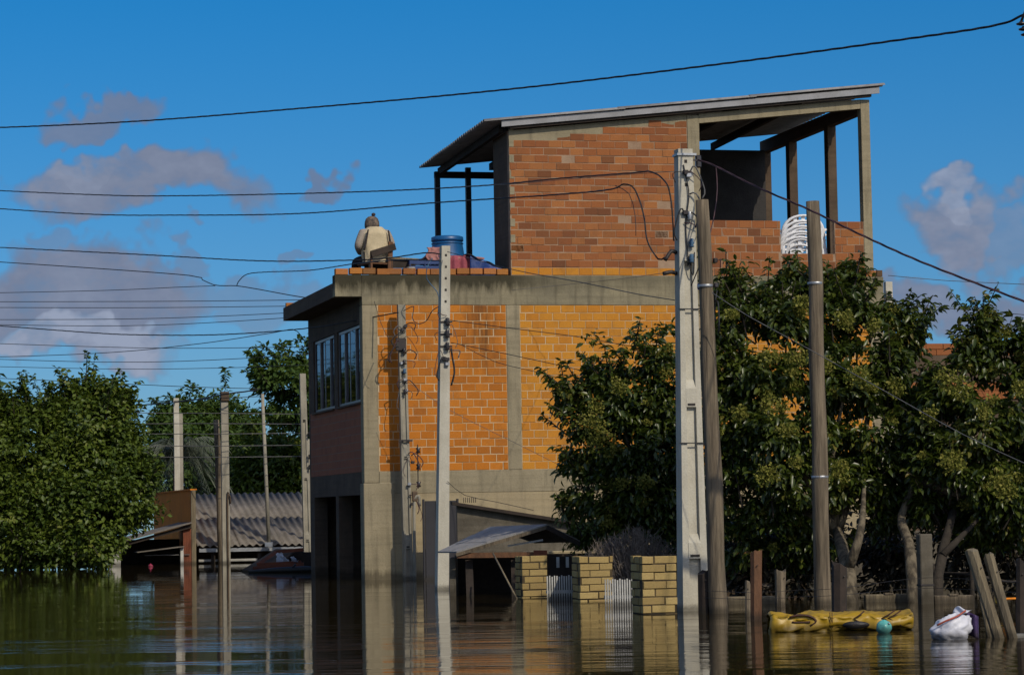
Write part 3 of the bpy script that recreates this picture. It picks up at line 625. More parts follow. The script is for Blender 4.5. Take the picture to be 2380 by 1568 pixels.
# table with cloths under the tub
tc_ = empty('cloth_table', on((1.80, 0.85, FLOOR)), TH, 'table draped with salmon and rose cloths, carrying the blue tub', 'table')
MB().grid(lambda a, b: (-.52 + 1.0 * a, -.45 + .9 * b, .60 + .015 * math.sin(9 * a) - .06 * a + .012 * math.sin(7 * b)), 20, 12, True, 0.03).build('table_cloth', 'salmon_cloth', tc_)
MB().grid(lambda a, b: (-.56 + .22 * a + .03 * math.sin(8 * b), -.50 + .02 * math.sin(11 * a), .72 - .26 * b), 8, 8, True, Vector((0, .05, 0))).build('cloth_bundle', 'salmon_cloth', tc_)
MB().grid(lambda a, b: (-.34 + .62 * a, -.47 + .03 * math.sin(24 * a), .58 - .40 * b), 30, 4, True, Vector((0, .02, 0))).build('cloth_hang', 'rose_cloth', tc_)
MB().grid(lambda a, b: (-.52 + .18 * a, -.47 + .015 * math.sin(14 * a), .58 - .40 * b), 8, 4, True, Vector((0, .02, 0))).build('cloth_hang', 'blue_crate', tc_)
for x in (-.42, .42):
    for y in (-.40, .40): MB().box((x - .02, y - .02, 0), (x + .02, y + .02, .50)).build('leg', 'wood_dark', tc_)
tp = empty('tarpaulin', on((2.2, 0.6, FLOOR)), TH, 'blue and black tarpaulin sloping down from the cloths to the brick wall', 'tarpaulin')
MB().grid(lambda a, b: (-.20 + .66 * a, -.30 + .02 * math.sin(13 * a + 4 * b), (.58 - .27 * a) * (1 - b) + .12 * b + .012 * math.sin(22 * a)), 24, 8, True, Vector((0, .012, 0))).build('tarp_front', 'blue_tarp', tp)
MB().grid(lambda a, b: (-.25 + .71 * a, -.315 + .75 * b, .605 - .275 * a + .015 * math.sin(14 * a + 5 * b)), 20, 10, True, 0.012).build('tarp_top', 'black_tarp', tp)

def plastic_chair(loc, rz, label):
    c = empty('plastic_chair', loc, rz, label, 'chair', 'white plastic chairs stacked on the terrace')
    MB().grid(lambda a, b: (-.22 + .44 * a, -.21 + .42 * b, .42 - .025 * math.sin(PI * a) * math.sin(PI * b)), 8, 6, True, 0.02).build('seat', 'white_plastic', c)
    arc = lambda r, h, y: [(r * math.cos(PI - PI * i / 14), y - .05 * math.sin(PI * i / 14), .44 + h * math.sin(PI * i / 14) ** .6) for i in range(15)]
    MB().tube(arc(.235, .43, -.23), .022, 7).build('back_frame', 'white_plastic', c)
    MB().tube(arc(.16, .30, -.235), .016, 6).build('back_hoop', 'white_plastic', c)
    for x in (-.09, 0, .09): MB().box((x - .02, -.262, .43), (x + .02, -.246, .43 + .42 * math.sqrt(max(0, 1 - (x / .235) ** 2)) ** .6)).build('back_slat', 'white_plastic', c)
    MB().box((-.2, -.262, .55), (.2, -.245, .59)).build('back_bar', 'white_plastic', c)
    c.scale = (1.62, 1.3, 1.06)
    for s in (-1, 1):
        MB().tube([(s * .235, -.23, .60), (s * .275, -.12, .645), (s * .285, .06, .65), (s * .27, .19, .63), (s * .255, .23, .55)], [.02, .028, .03, .026, .02], 7).build('armrest', 'white_plastic', c)
        MB().tube([(s * .225, .20, .43), (s * .255, .235, .30), (s * .27, .27, 0)], [.03, .026, .022], 6).build('leg', 'white_plastic', c)
        MB().tube([(s * .225, -.22, .62), (s * .23, -.24, .40), (s * .26, -.30, 0)], [.024, .028, .022], 6).build('leg', 'white_plastic', c)
    return c
for k, wd in enumerate(('bottom', 'second from the bottom', 'middle', 'second from the top', 'topmost')):
    plastic_chair(on((8.21 + 0.012 * k, 0.66 + .01 * k, FLOOR + 0.02 + 0.10 * k)), TH - .22 + .03 * k, 'white plastic armchair, %s of the stack in the terrace wall gap' % wd)

# ------------------------------------------------------------------ utility poles
def concrete_pole(p0, top, wb, wt, db, dt, rz, label, mat='pole_concrete', panels=True, holes=True, name='concrete_pole'):
    """tapered double-T pole with sunk panels on its face; p0 base at the water line"""
    p0 = Vector(p0); top = Vector(top); root = empty(name, (p0.x, p0.y, 0), rz, label, 'utility pole', 'utility poles')
    R_ = Matrix.Rotation(-rz, 3, 'Z'); d = R_ @ (top - p0); hgt = d.z; lean = Vector((d.x, d.y, 0)) / hgt
    def cen(z): return lean * z
    def wd(z): return (wb + (wt - wb) * max(0, z) / hgt) / 2
    def dp(z): return (db + (dt - db) * max(0, z) / hgt) / 2
    sh = MB()
    def slab(x0, x1, y0, y1, z0, z1):     # x,y as fractions of half width/depth
        vs = []
        for z in (z0, z1):
            c = cen(z)
            for (a, b) in ((x0, y0), (x1, y0), (x1, y1), (x0, y1)): vs.append((c.x + a * wd(z), c.y + b * dp(z), z))
        sh.hexa(vs)
    if not panels:
        slab(-1, 1, -1, 1, -1.6, hgt)
        root_sh = sh.build('shaft', mat, root)
    else:
        slab(-1, 1, -.56, 1, -1.6, hgt)                          # body behind the sunk panels
        slab(-1, -.46, -1, -.562, -1.6, hgt); slab(.46, 1, -1, -.562, -1.6, hgt)    # flanges
        segs = [(-1.6, hgt * .105), (hgt * .135, hgt * .43), (hgt * .475, hgt * .735), (hgt * .76, hgt)]
        cuts = [(hgt * .105, hgt * .125), (hgt * .43, hgt * .45), (hgt * .735, hgt * .755)]
        for (a, b) in ((hgt * .112, hgt * .145), (hgt * .438, hgt * .478), (hgt * .755, hgt)):
            slab(-.459, .459, -.985, -.564, a, b)                # solid bridges between the panels
        for (a, b) in ((hgt * .145, hgt * .165), (hgt * .478, hgt * .497)):
            vs = []
            c0, c1 = cen(a), cen(b)
            vs = [(c0.x - .455 * wd(a), c0.y - .985 * dp(a), a), (c0.x + .455 * wd(a), c0.y - .985 * dp(a), a), (c0.x + .455 * wd(a), c0.y - .565 * dp(a), a), (c0.x - .455 * wd(a), c0.y - .565 * dp(a), a),
                  (c1.x - .455 * wd(b), c1.y - .59 * dp(b), b), (c1.x + .455 * wd(b), c1.y - .59 * dp(b), b), (c1.x + .455 * wd(b), c1.y - .565 * dp(b), b), (c1.x - .455 * wd(b), c1.y - .565 * dp(b), b)]
            sh.hexa(vs)
        root_sh = sh.build('shaft', mat, root)
        for z in (hgt * .118, hgt * .443, hgt * .748):
            c = cen(z); MB().box((c.x - .34 * wd(z), c.y - dp(z) * 1.004, z - .014), (c.x + .34 * wd(z), c.y - dp(z) * .93, z + .014)).build('slot', 'hole_dark', root)
    if holes:
        for k in range(holes):
            z = hgt - .14 - k * (.17 if not panels else .13); c = cen(z)
            MB().box((c.x - .016, c.y - dp(z) * 1.01 - .001, z - .018), (c.x + .016, c.y - dp(z) * .9, z + .018)).build('bolt_hole', 'hole_dark', root)
    return root, hgt, cen, wd, dp
def wood_pole(p0, top, rb, rt, label, mat='wood_pole', name='wooden_pole', cat='utility pole', group='utility poles', cap=True):
    p0 = Vector(p0); top = Vector(top); root = empty(name, (p0.x, p0.y, 0), random.uniform(0, 3), label, cat, group)
    R_ = Matrix.Rotation(-root.rotation_euler.z, 3, 'Z'); d = R_ @ (top - p0); n = 14; h = d.z
    pts = []; rs = []
    for i in range(n + 1):
        t = -1.6 / h + (1 + 1.6 / h) * i / n
        pts.append(Vector((d.x * t + .006 * math.sin(i * 1.7), d.y * t + .006 * math.cos(i * 1.3), h * t))); rs.append((rb + (rt - rb) * t) * (1 + .03 * math.sin(i * 2.1)))
    m = MB().tube(pts, rs, 14)
    for i, v in enumerate(m.v):
        k = mnoise.noise(Vector((v[0] * 14, v[1] * 14, v[2] * .8))) * .06
        c = pts[min(n, i // 14)]; m.v[i] = (c.x + (v[0] - c.x) * (1 + k), c.y + (v[1] - c.y) * (1 + k), v[2])
    m.build('shaft', mat, root); return root, d
def band(root, d, t, r, mat='steel_zinc', w=.03, name='steel_band'):
    h = d.z; c = Vector((d.x * t, d.y * t, h * t))
    MB().lathe(c - Vector((0, 0, w / 2)), [(r, 0), (r * 1.02, .002), (r * 1.02, w - .002), (r, w)], 16).build(name, mat, root)
    MB().box((c.x + r * .9, c.y - .012, c.z - .012), (c.x + r * 1.5, c.y + .012, c.z + .012)).build('band_bolt', mat, root)

P1b, P1t = G(1611, 1418), None
P1t = P(1588, 348, P1b.y + .05)
p1, h1, c1, w1, d1 = concrete_pole(P1b, P1t, .335, .165, .24, .16, TH, 'tall white tapered concrete pole with sunk panels in front of the yellow wall', holes=3)
# fittings of the tall pole
MB().box((c1(h1).x - .10, c1(h1).y - .10, h1 - .075), (c1(h1).x + .12, c1(h1).y + .09, h1 - .05)).build('head_strap', 'steel_zinc', p1)
for (dz, dx) in ((.75, .02), (1.05, .035), (1.22, .03)):
    z = h1 - dz; MB().lathe((c1(z).x + dx, c1(z).y - d1(z) - .035, z - .05), [(.012, 0), (.03, .012), (.018, .03), (.033, .05), (.018, .07), (.028, .09), (.01, .10)], 12).build('insulator', 'cable_blue' if dz > .8 else 'steel_zinc', p1)
MB().tube(catmull([(c1(h1 - .2).x - .03, -d1(h1 - .2) + c1(h1 - .2).y - .01, h1 - .18), (c1(h1 - .6).x + .02, -d1(h1 - .6) + c1(h1 - .6).y - .02, h1 - .5), (c1(h1 - .9).x - .02, -d1(h1) + c1(h1 - .9).y - .02, h1 - .85), (c1(h1 - 1.3).x + .0, -d1(h1 - 1.2) + c1(h1 - 1.3).y - .02, h1 - 1.25), (c1(h1 - 1.4).x + .05, -d1(h1 - 1.2) + c1(h1 - 1.4).y - .02, h1 - 1.40), (c1(h1 - 1.2).x + .07, -d1(h1 - 1.2) + c1(h1 - 1.2).y - .02, h1 - 1.15)], .04), .007, 6).build('jumper_wire', 'cable_black', p1)
for z in (h1 * .36, h1 * .65):
    c = c1(z); MB().box((c.x - w1(z) - .012, c.y - d1(z) - .012, z - .006), (c.x + w1(z) + .012, c.y - d1(z) - .002, z + .006)).build('binding_wire', 'cable_black', p1)
for z, ln in ((h1 - 1.15, .14), (h1 - 1.38, .16)):    # bracket arms sticking out to the left
    c = c1(z); MB().tube(catmull([(c.x - w1(z), c.y, z), (c.x - w1(z) - .06, c.y, z + .02), (c.x - w1(z) - ln, c.y - .02, z - (.08 if z > h1 - 1.3 else 0))], .03), .022, 8).build('bracket_arm', 'steel_dark', p1)
MB().box((c1(h1 - .15).x + .14, c1(h1).y - .03, h1 - .20), (c1(h1 - .15).x + .20, c1(h1).y + .03, h1 - .06), .01).box((c1(h1).x + .06, -.01, h1 - .13), (c1(h1).x + .145, .01, h1 - .115)).build('strain_clamp', 'porcelain', p1)
P2b = G(1671, 1424); P2t = P(1632, 465, P2b.y + .05)
p2, d2 = wood_pole(P2b, P2t, .098, .072, 'weathered brown wooden pole leaning beside the tall white concrete pole')
band(p2, d2, .79, .082); MB().lathe((d2.x * .79 + .11, d2.y * .79, d2.z * .79), [(.03, -.04), (.055, -.02), (.055, .03), (.03, .05)], 10).build('blue_cup', 'blue_tarp', p2)
P2c = P(1617, 860, P2b.y + .4)
P3b = G(1913, 1405); P3t = P(1890, 468, P3b.y)
p3, d3 = wood_pole(P3b, P3t, .095, .080, 'dark wooden pole with two steel bands standing before the leafy tree')
band(p3, d3, .795, .088); band(p3, d3, .315, .097)
P4b = G(1027, 1370); P4t = P(1034, 572, P4b.y)
p4, h4, c4, w4, d4 = concrete_pole(P4b, P4t, .185, .130, .17, .13, TH + .05, 'slim pale concrete pole with square bolt holes before the lower brick wall', panels=False, holes=5)
for k, z in enumerate((h4 - 1.12, h4 - 1.30, h4 - 1.48)):
    c = c4(z); MB().lathe((c.x + .02, c.y - d4(z) - .04, z), [(.015, -.06), (.04, -.045), (.022, -.02), (.042, 0), (.022, .025), (.036, .045), (.012, .06)], 12).build('insulator', 'porcelain', p4)
    MB().box((c.x - w4(z) - .02, c.y - d4(z) - .012, z - .012), (c.x + w4(z) + .03, c.y - d4(z) - .002, z + .012)).build('strap', 'steel_dark', p4)
MB().tube(catmull([(c4(3.5).x + .1, -.06, h4 - 1.5), (.19, -.08, h4 - 1.62), (.22, -.08, h4 - 1.85), (.17, -.08, h4 - 2.05)], .04), .014, 6).build('loose_tail', 'cable_black', p4)
P5b = G(948, 1346) + Vector((0, .1, 0)); P5t = P(932, 708, P5b.y)
p5, h5, c5, w5, d5 = concrete_pole(P5b, P5t, .17, .125, .15, .12, TH, 'old grey service pole with meter pipe standing close against the brick wall', 'pole_concrete_old', panels=True, holes=0)
MB().box((c5(4).x - .13, -.10, h5 - .80), (c5(4).x + .05, -.065, h5 - .58), .01).build('service_box', 'steel_dark', p5)
def clutter(root, cx, cy, z0, z1, n, seed, spread=.22):     # the tangle of service drops every pole here carries
    g = random.Random(seed)
    for i in range(n):
        z = g.uniform(z0, z1); a = Vector((cx + g.uniform(-.05, .05), cy, z)); d = g.choice((-1, 1)); e = a + Vector((d * g.uniform(.5, 1) * spread, -.03, g.uniform(-.35, -.05)))
        MB().tube(catmull([a, a + Vector((d * .4 * spread, -.04, g.uniform(-.02, .12))), e + Vector((d * .03, 0, .10)), e], .03), g.choice((.005, .006, .009)), 5).build('loose_wire', g.choice(('cable_black', 'cable_black', 'cable_maroon', 'cable_grey')), root)
        if i % 2: MB().box((a.x - .03, cy - .03, z - .03), (a.x + .03, cy + .01, z + .02), .006).build('wire_clamp', g.choice(('steel_dark', 'porcelain', 'steel_zinc')), root)
clutter(p5, c5(4).x, c5(4).y - .08, h5 - 1.7, h5 - .3, 13, 3); clutter(p5, c5(1.6).x + .08, c5(1.6).y - .09, 1.2, 2.2, 6, 4, .18)
clutter(p4, c4(3.7).x + .02, c4(3.7).y - .09, h4 - 1.75, h4 - 1.0, 7, 5, .2); clutter(p1, c1(4.2).x, c1(4.2).y - .10, h1 - 1.5, h1 - .25, 7, 6, .16)
clutter(p2, d2.x * .8, d2.y * .8 - .09, d2.z * .70, d2.z * .93, 4, 8, .14)
for z in (h5 - .80, h5 - 1.0, h5 - 1.15, h5 - 1.5): MB().lathe((c5(z).x + .01, c5(z).y - d5(z) - .05, z), [(.012, -.045), (.035, -.03), (.018, 0), (.035, .03), (.012, .045)], 10).build('insulator', 'porcelain' if z != h5 - 1.15 else 'cable_blue', p5)
MB().box((c5(2.2).x - .12, -.10, h5 * .50), (c5(2.2).x + .12, -.075, h5 * .50 + .03)).build('cross_strap', 'steel_dark', p5)
rk = MB().box((.19, -.02, 1.55), (.205, .0, 2.30)).build('insulator_rack', 'steel_dark', p5)
for z in (1.62, 1.92, 2.20): MB().lathe((.20, -.05, z), [(.02, -.05), (.045, -.04), (.025, 0), (.045, .04), (.02, .05)], 10).build('spool', 'porcelain', rk)
MB().tube(catmull([(.10, -.10, -.4), (.10, -.10, 1.2), (.12, -.12, 1.38), (.18, -.13, 1.42), (.20, -.10, 1.25)], .05), .028, 8).build('conduit_pipe', 'pole_concrete_old', p5)
MB().box((.07, -.14, 1.33), (.16, -.08, 1.50), .01).build('pipe_elbow_box', 'concrete_dark', p5)
# poles down the street
P6b = G(526, 1309); wp = concrete_pole(P6b, P(521, 910, P6b.y), .20, .17, .16, .14, TH, 'grey concrete pole with conduit pipe before the corrugated roof', 'pole_concrete_old', panels=False, holes=0)
MB().box((-.10, -.12, 3.95), (.10, .10, 4.18), .01).build('pole_cap', 'concrete_dark', wp[0]); MB().tube(catmull([(.03, -.11, -.5), (.03, -.11, 1.55), (.06, -.13, 1.66), (.10, -.11, 1.60), (.10, -.10, 1.45)], .06), .022, 8).build('conduit_pipe', 'concrete_dark', wp[0])
q = wood_pole(G(510, 1309) + Vector((0, .5, 0)), P(503, 975, 66.7), .085, .07, 'brown wooden pole standing tight behind the grey concrete pole with conduit')
P7Y = 72.0
q7 = concrete_pole((P(413, 1140, P7Y).x, P7Y, 0), P(409, 925, P7Y), .17, .135, .14, .12, TH, 'white concrete pole rising behind the orange wall, front one of two', 'pole_concrete', panels=False, holes=0)
q7b = concrete_pole((P(420, 1140, 76).x, 76, 0), P(419, 960, 76), .13, .12, .18, .15, TH, 'grey concrete pole half hidden behind the white pole above the orange wall', 'pole_concrete_old', panels=False, holes=0)
P9b = G(715, 1306); q9 = concrete_pole(P9b, P(703, 868, P9b.y), .20, .14, .16, .13, TH, 'pale old pole with insulators close to the dark left side of the house', 'pole_concrete_old', panels=True, holes=0)
for z in (2.3, 2.55, 3.1): MB().lathe((.08, -.12, z), [(.02, -.06), (.06, -.04), (.03, 0), (.06, .04), (.02, .06)], 10).build('insulator', 'porcelain', q9[0])
q9b = wood_pole(G(719, 1304) + Vector((.03, .3, 0)), P(716, 1020, 67.2), .045, .04, 'thin grey pipe mast beside the pale old pole near the house', 'pole_concrete_old', 'pipe_mast', 'mast', None)
m8 = empty('antenna_mast', P(625, 1265, 66.9), 0, 'thin grey metal mast fixed at the eave of the corrugated roof', 'mast')
tp8 = P(610, 915, 66.9) - P(625, 1265, 66.9)
MB().tube([(0, 0, 0), tp8 * .5, tp8], [.05, .045, .038], 10).build('tube', 'pole_concrete_old', m8); MB().box((-.09, -.09, -.05), (.09, .09, .06)).build('foot', 'steel_zinc', m8)
p10b = P(2066, 800, 62); q10 = concrete_pole((p10b.x, 62, 0), P(2064, 655, 62), .2, .16, .16, .13, TH, 'far pale pole just right of the house corner', 'pole_concrete', panels=False, holes=0)
MB().box((-.35, -.1, q10[1] - .42), (.08, -.07, q10[1] - .36)).build('cross_arm', 'steel_dark', q10[0])
for x in (-.3, .02): MB().lathe((x, -.085, q10[1] - .36), [(.03, 0), (.06, .03), (.03, .06), (.06, .1), (.03, .14)], 8).build('insulator', 'porcelain', q10[0])

# ------------------------------------------------------------------ cables
def cable(label, pts, r=.008, mat='cable_black', twist=False, name='power_cable', step=.3, group='overhead wires'):
    r *= .74; pts = list(pts)
    def beyond(p, q, x): k = (x - p[0]) / (q[0] - p[0]); return (x, p[1] + (q[1] - p[1]) * k, p[2] + (q[2] - p[2]) * k)
    if pts[0][0] <= -50: a_, b_ = pts[1], pts[0]; pts = [beyond(a_, b_, x) for x in (-1400, -900, -500, -250)] + pts[1:]          # the spans go on past the picture's edge
    if pts[-1][0] >= 2385: a_, b_ = pts[-2], pts[-1]; pts += [beyond(a_, b_, x) for x in (2520, 2750, 3050)]
    w3 = [P(*p) for p in pts]; path = catmull(w3, step if not twist else .05)
    o0 = path[0].copy(); path = [p - o0 for p in path]; m = MB()
    if not twist: m.tube(path, r, 6)
    else:
        for ph in (0, 2.09, 4.19):
            acc = 0; q = []
            for i, p in enumerate(path):
                if i: acc += (p - path[i - 1]).length
                t = (path[min(i + 1, len(path) - 1)] - path[max(i - 1, 0)]).normalized(); a = Vector((0, 0, 1)); a = (a - t * a.dot(t)).normalized(); b = t.cross(a)
                an = acc * twist * .6 + ph; q.append(p + (a * math.cos(an) + b * math.sin(an)) * r * .72)
            m.tube(q, r * .62, 5)
    o = m.build(name, mat); o.location = o0; tag(o, label, 'cable', group); return o
cable('thick twisted black cable crossing the sky above the roof', [(-60, 298, 44), (250, 286, 41), (700, 252, 37), (1190, 207, 33), (1700, 146, 29), (2100, 92, 26.5), (2310, 60, 25), (2385, 33, 24.6)], .013, twist=11)
cable('upper twisted cable ending in a drop loop at the tall white pole', [(-60, 440, 47), (200, 452, 44), (420, 455, 42), (800, 447, 38), (1100, 433, 34), (1300, 415, 32), (1470, 402, 30.5), (1515, 400, 30.1), (1548, 425, 29.8), (1560, 470, 29.7), (1566, 560, 29.7)], .010, twist=12)
cable('lower twisted cable with coiled tail left of the tall white pole', [(-60, 480, 47), (170, 496, 44), (420, 500, 42), (700, 496, 39), (1000, 472, 35), (1300, 452, 32), (1420, 440, 30.5), (1450, 428, 30.3), (1475, 440, 30.2), (1495, 495, 30.1), (1505, 560, 30), (1530, 602, 29.9), (1545, 598, 29.8)], .010, twist=12)
cable('thin drop wire hanging from the coiled cable before the red brick wall', [(1430, 432, 30.4), (1462, 450, 30.3), (1476, 500, 30.2), (1478, 548, 30.1)], .006)
cable('bare white service wire from the left porch to the tall pole top', [(1040, 437, 34), (1140, 430, 33), (1190, 428, 32.5), (1400, 410, 31), (1575, 398, 29.8)], .004, 'cable_grey')
cable('twisted cable running below the seated person to the slim pole', [(-60, 572, 52), (300, 590, 48), (600, 606, 44), (800, 605, 42), (900, 600, 41), (985, 588, 40), (1022, 590, 39.6)], .011, twist=11)
cable('spliced cable that dips to a joint left of the house', [(-60, 605, 58), (200, 622, 56), (440, 640, 54), (470, 650, 53.5), (497, 662, 53), (525, 664, 52.8), (550, 664, 52.6), (600, 672, 52), (700, 690, 50), (790, 700, 48.6)], .012)
cable('jumper rising from the splice and running to the slim pole', [(550, 664, 52.6), (556, 652, 52), (575, 637, 51), (620, 632, 50), (720, 628, 47), (830, 612, 44), (930, 604, 41.5), (1022, 606, 39.6)], .010, twist=11)
cable('wire meeting the splice from the left edge, just under the dipping cable', [(-60, 681, 60), (200, 676, 57), (420, 667, 54.5), (500, 664, 53)], .009)
thin = [('thin wire ending behind the slab overhang, first below the splice', [(-60, 701, 70), (400, 700, 67), (900, 694, 62), (1020, 692, 60)]),
        ('faint wire just under the first one below the splice', [(-60, 714, 72), (300, 715, 70), (700, 711, 66)]),
        ('faint wire passing in front of the lower edge of the big left cloud', [(-60, 742, 72), (300, 741, 70), (690, 726, 64), (840, 716, 50)]),
        ('faint wire over the bright white cloud, touching the house eave', [(-60, 752, 72), (280, 757, 70), (690, 737, 64), (840, 722, 50)]),
        ('thin wire sagging across the base of the bright white cloud', [(-60, 796, 70), (200, 805, 70), (420, 809, 70), (720, 806, 66)]),
        ('lowest faint wire over the grey cloud, left of the dark windows', [(-60, 832, 72), (230, 841, 70), (500, 836, 68), (720, 822, 66)]),
        ('pale wire in clear sky between the clouds and the tree tops', [(-60, 850, 80), (250, 857, 78), (500, 855, 76), (720, 848, 72)]),
        ('thin wire running down to the thin metal mast, above the left trees', [(-60, 876, 72), (250, 890, 70), (450, 899, 68), (606, 903, 67)])]
for lb, pts in thin: cable(lb, pts, .011, step=1.0)
cable('twisted cable sagging over the bright cloud to the service pole', [(-60, 752, 58), (170, 770, 55), (330, 778, 53), (520, 777, 51), (720, 762, 48.5), (860, 738, 46.8), (926, 726, 46)], .012, twist=10)
cable('cable rising from the left edge that bends down onto the house side', [(-60, 830, 62), (200, 822, 59), (450, 800, 55), (640, 772, 51.5), (680, 765, 51), (700, 780, 51), (718, 812, 51)], .010)
cable('double cable strung between the three far poles above the orange wall', [(250, 945, 76), (315, 942, 75), (409, 934, 71.8), (470, 926, 69), (520, 916, 65.8), (600, 906, 66.7)], .02, twist=6)
cable('lower strand parallel to the double cable of the far poles', [(250, 934, 78), (409, 931, 71.8), (520, 925, 65.8), (605, 921, 66.7)], .011, step=1)
for i, (lb, y0, y1, y2) in enumerate((('thin far wire touching the palm top', 958, 960, 962), ('thin far wire at the height of the pole clamps', 985, 984, 985), ('pale far wire crossing both white poles', 1008, 1008, 1006), ('pale far wire crossing mid-height of the palm', 1037, 1036, 1034), ('lowest pale far wire before the palm fronds', 1060, 1062, 1060))):
    cable(lb, [(200, y0, 66), (409, y1, 66.5), (520, y1, 65.6), (703, y2, 66.4)], .012, 'cable_grey', step=1)
# right-hand cables
cable('maroon twisted cable descending from the tall pole to the right edge', [(1622, 372, 29.8), (1660, 385, 29.5), (1760, 435, 28.5), (1880, 487, 27.8), (2000, 545, 27), (2150, 612, 26), (2390, 704, 25)], .012, 'cable_maroon', twist=12)
cable('purple drop wire hanging from the maroon cable to the leaning wooden pole', [(1664, 388, 29.5), (1667, 440, 29.4), (1660, 500, 29.2), (1640, 580, 29), (1606, 665, 29.3)], .008, 'cable_maroon')
cable('grey drop wire slanting down across the leafy tree to the right edge', [(1655, 680, 28.6), (1740, 735, 28.4), (1860, 800, 28), (2050, 905, 27.4), (2240, 1010, 26.6), (2390, 1080, 26)], .006, 'cable_grey')
cable('upper faint wire from the far pole to the right edge', [(2064, 640, 62), (2200, 652, 62), (2390, 661, 61)], .010, 'cable_grey', step=1)
cable('lower faint wire from the far pole to the right edge', [(2064, 696, 62), (2200, 716, 62), (2390, 732, 61)], .010, step=1)
# cables over the brick front
cable('wire falling from the tarpaulin corner to the tall white pole', [(1040, 585, 39.5), (1190, 626, 37), (1350, 656, 34), (1480, 683, 31.5), (1572, 698, 29.9)], .007)
cable('faint wire low across the concrete band, left of the tall pole', [(1190, 674, 46.6), (1330, 660, 46.5), (1450, 647, 44), (1560, 632, 30)], .005, 'cable_grey')
cable('upper service wire from the slim pole across the brick wall', [(1045, 744, 39.6), (1190, 763, 38.5), (1340, 782, 37.5), (1460, 803, 36.4), (1560, 812, 36)], .007)
cable('second service wire from the slim pole, forking below the upper one', [(1048, 796, 39.6), (1190, 825, 38.5), (1340, 858, 37.2), (1460, 890, 36.4)], .007)
cable('third service wire from the slim pole with yellow clip', [(1070, 800, 39.6), (1150, 840, 39), (1250, 865, 38.2), (1400, 905, 37)], .006)
cable('slack wire drooping low across the wall into the tree', [(945, 885, 45.9), (1050, 955, 45.5), (1200, 1030, 44.5), (1310, 1085, 43)], .005, 'cable_grey')
cable('black cable dropping from the slim pole to the grey wall top', [(1040, 1118, 39.6), (1080, 1150, 39.8), (1150, 1165, 40.2), (1240, 1185, 40.8)], .006)
cable('looped spare cable between the old service pole and slim pole', [(938, 722, 45.9), (962, 712, 45), (958, 738, 44.6), (970, 752, 44), (990, 746, 42.5), (1005, 722, 41), (1022, 711, 39.7)], .010)
cable('pale blue hose hanging over the terrace edge', [(1005, 600, 45.9), (993, 620, 45.8), (992, 648, 45.9), (1010, 670, 45.9), (1020, 690, 45.9), (1018, 730, 45.9)], .012, 'cable_blue', name='garden_hose')
cable('short stiff wire from the service box to the corner column', [(870, 700, 46.2), (885, 750, 46.1), (905, 790, 46.0), (918, 800, 46)], .006)

# ------------------------------------------------------------------ trees
def leaf_mesh(name, pos, nrm, tan, size, rnd, wide=.42, detailed=False):
    """one mesh of many small folded leaves; pos,nrm,tan: (n,3) arrays"""
    n = len(pos); nrm = nrm / np.linalg.norm(nrm, axis=1, keepdims=True)
    tan = tan - nrm * np.sum(tan * nrm, 1, keepdims=True); tan /= np.linalg.norm(tan, axis=1, keepdims=True) + 1e-9
    side = np.cross(nrm, tan); s = size[:, None]; fold = .12
    if detailed:
        pr_ = [(0, 0, 0), (.32, wide * .9, fold), (.32, -wide * .9, fold), (.68, wide * .75, fold * .6), (.68, -wide * .75, fold * .6), (1, 0, -.12), (.32, 0, 0), (.68, 0, -.02)]
        tri = [(0, 6, 1), (0, 2, 6), (6, 7, 3), (6, 3, 1), (6, 2, 4), (6, 4, 7), (7, 5, 3), (7, 4, 5)]
    else:
        pr_ = [(0, 0, 0), (.45, wide, fold), (1, 0, -.06), (.45, -wide, fold)]; tri = [(0, 2, 1), (0, 3, 2)]
    k = len(pr_); V = np.empty((n, k, 3))
    for i, (a, b, c) in enumerate(pr_): V[:, i] = pos + s * (tan * a + side * b * .5 * 1.0 + nrm * c)
    T = np.array(tri); Fi = (np.arange(n)[:, None, None] * k + T[None]).reshape(-1)
    me = bpy.data.meshes.new(name); nt = n * len(tri)
    me.vertices.add(n * k); me.vertices.foreach_set('co', V.reshape(-1)); me.loops.add(nt * 3); me.loops.foreach_set('vertex_index', Fi.astype(np.int32))
    me.polygons.add(nt); me.polygons.foreach_set('loop_start', np.arange(0, nt * 3, 3, dtype=np.int32))
    at = me.attributes.new('rnd', 'FLOAT', 'FACE'); at.data.foreach_set('value', np.repeat(rnd, len(tri)).astype(np.float32)); me.update(calc_edges=True); return me
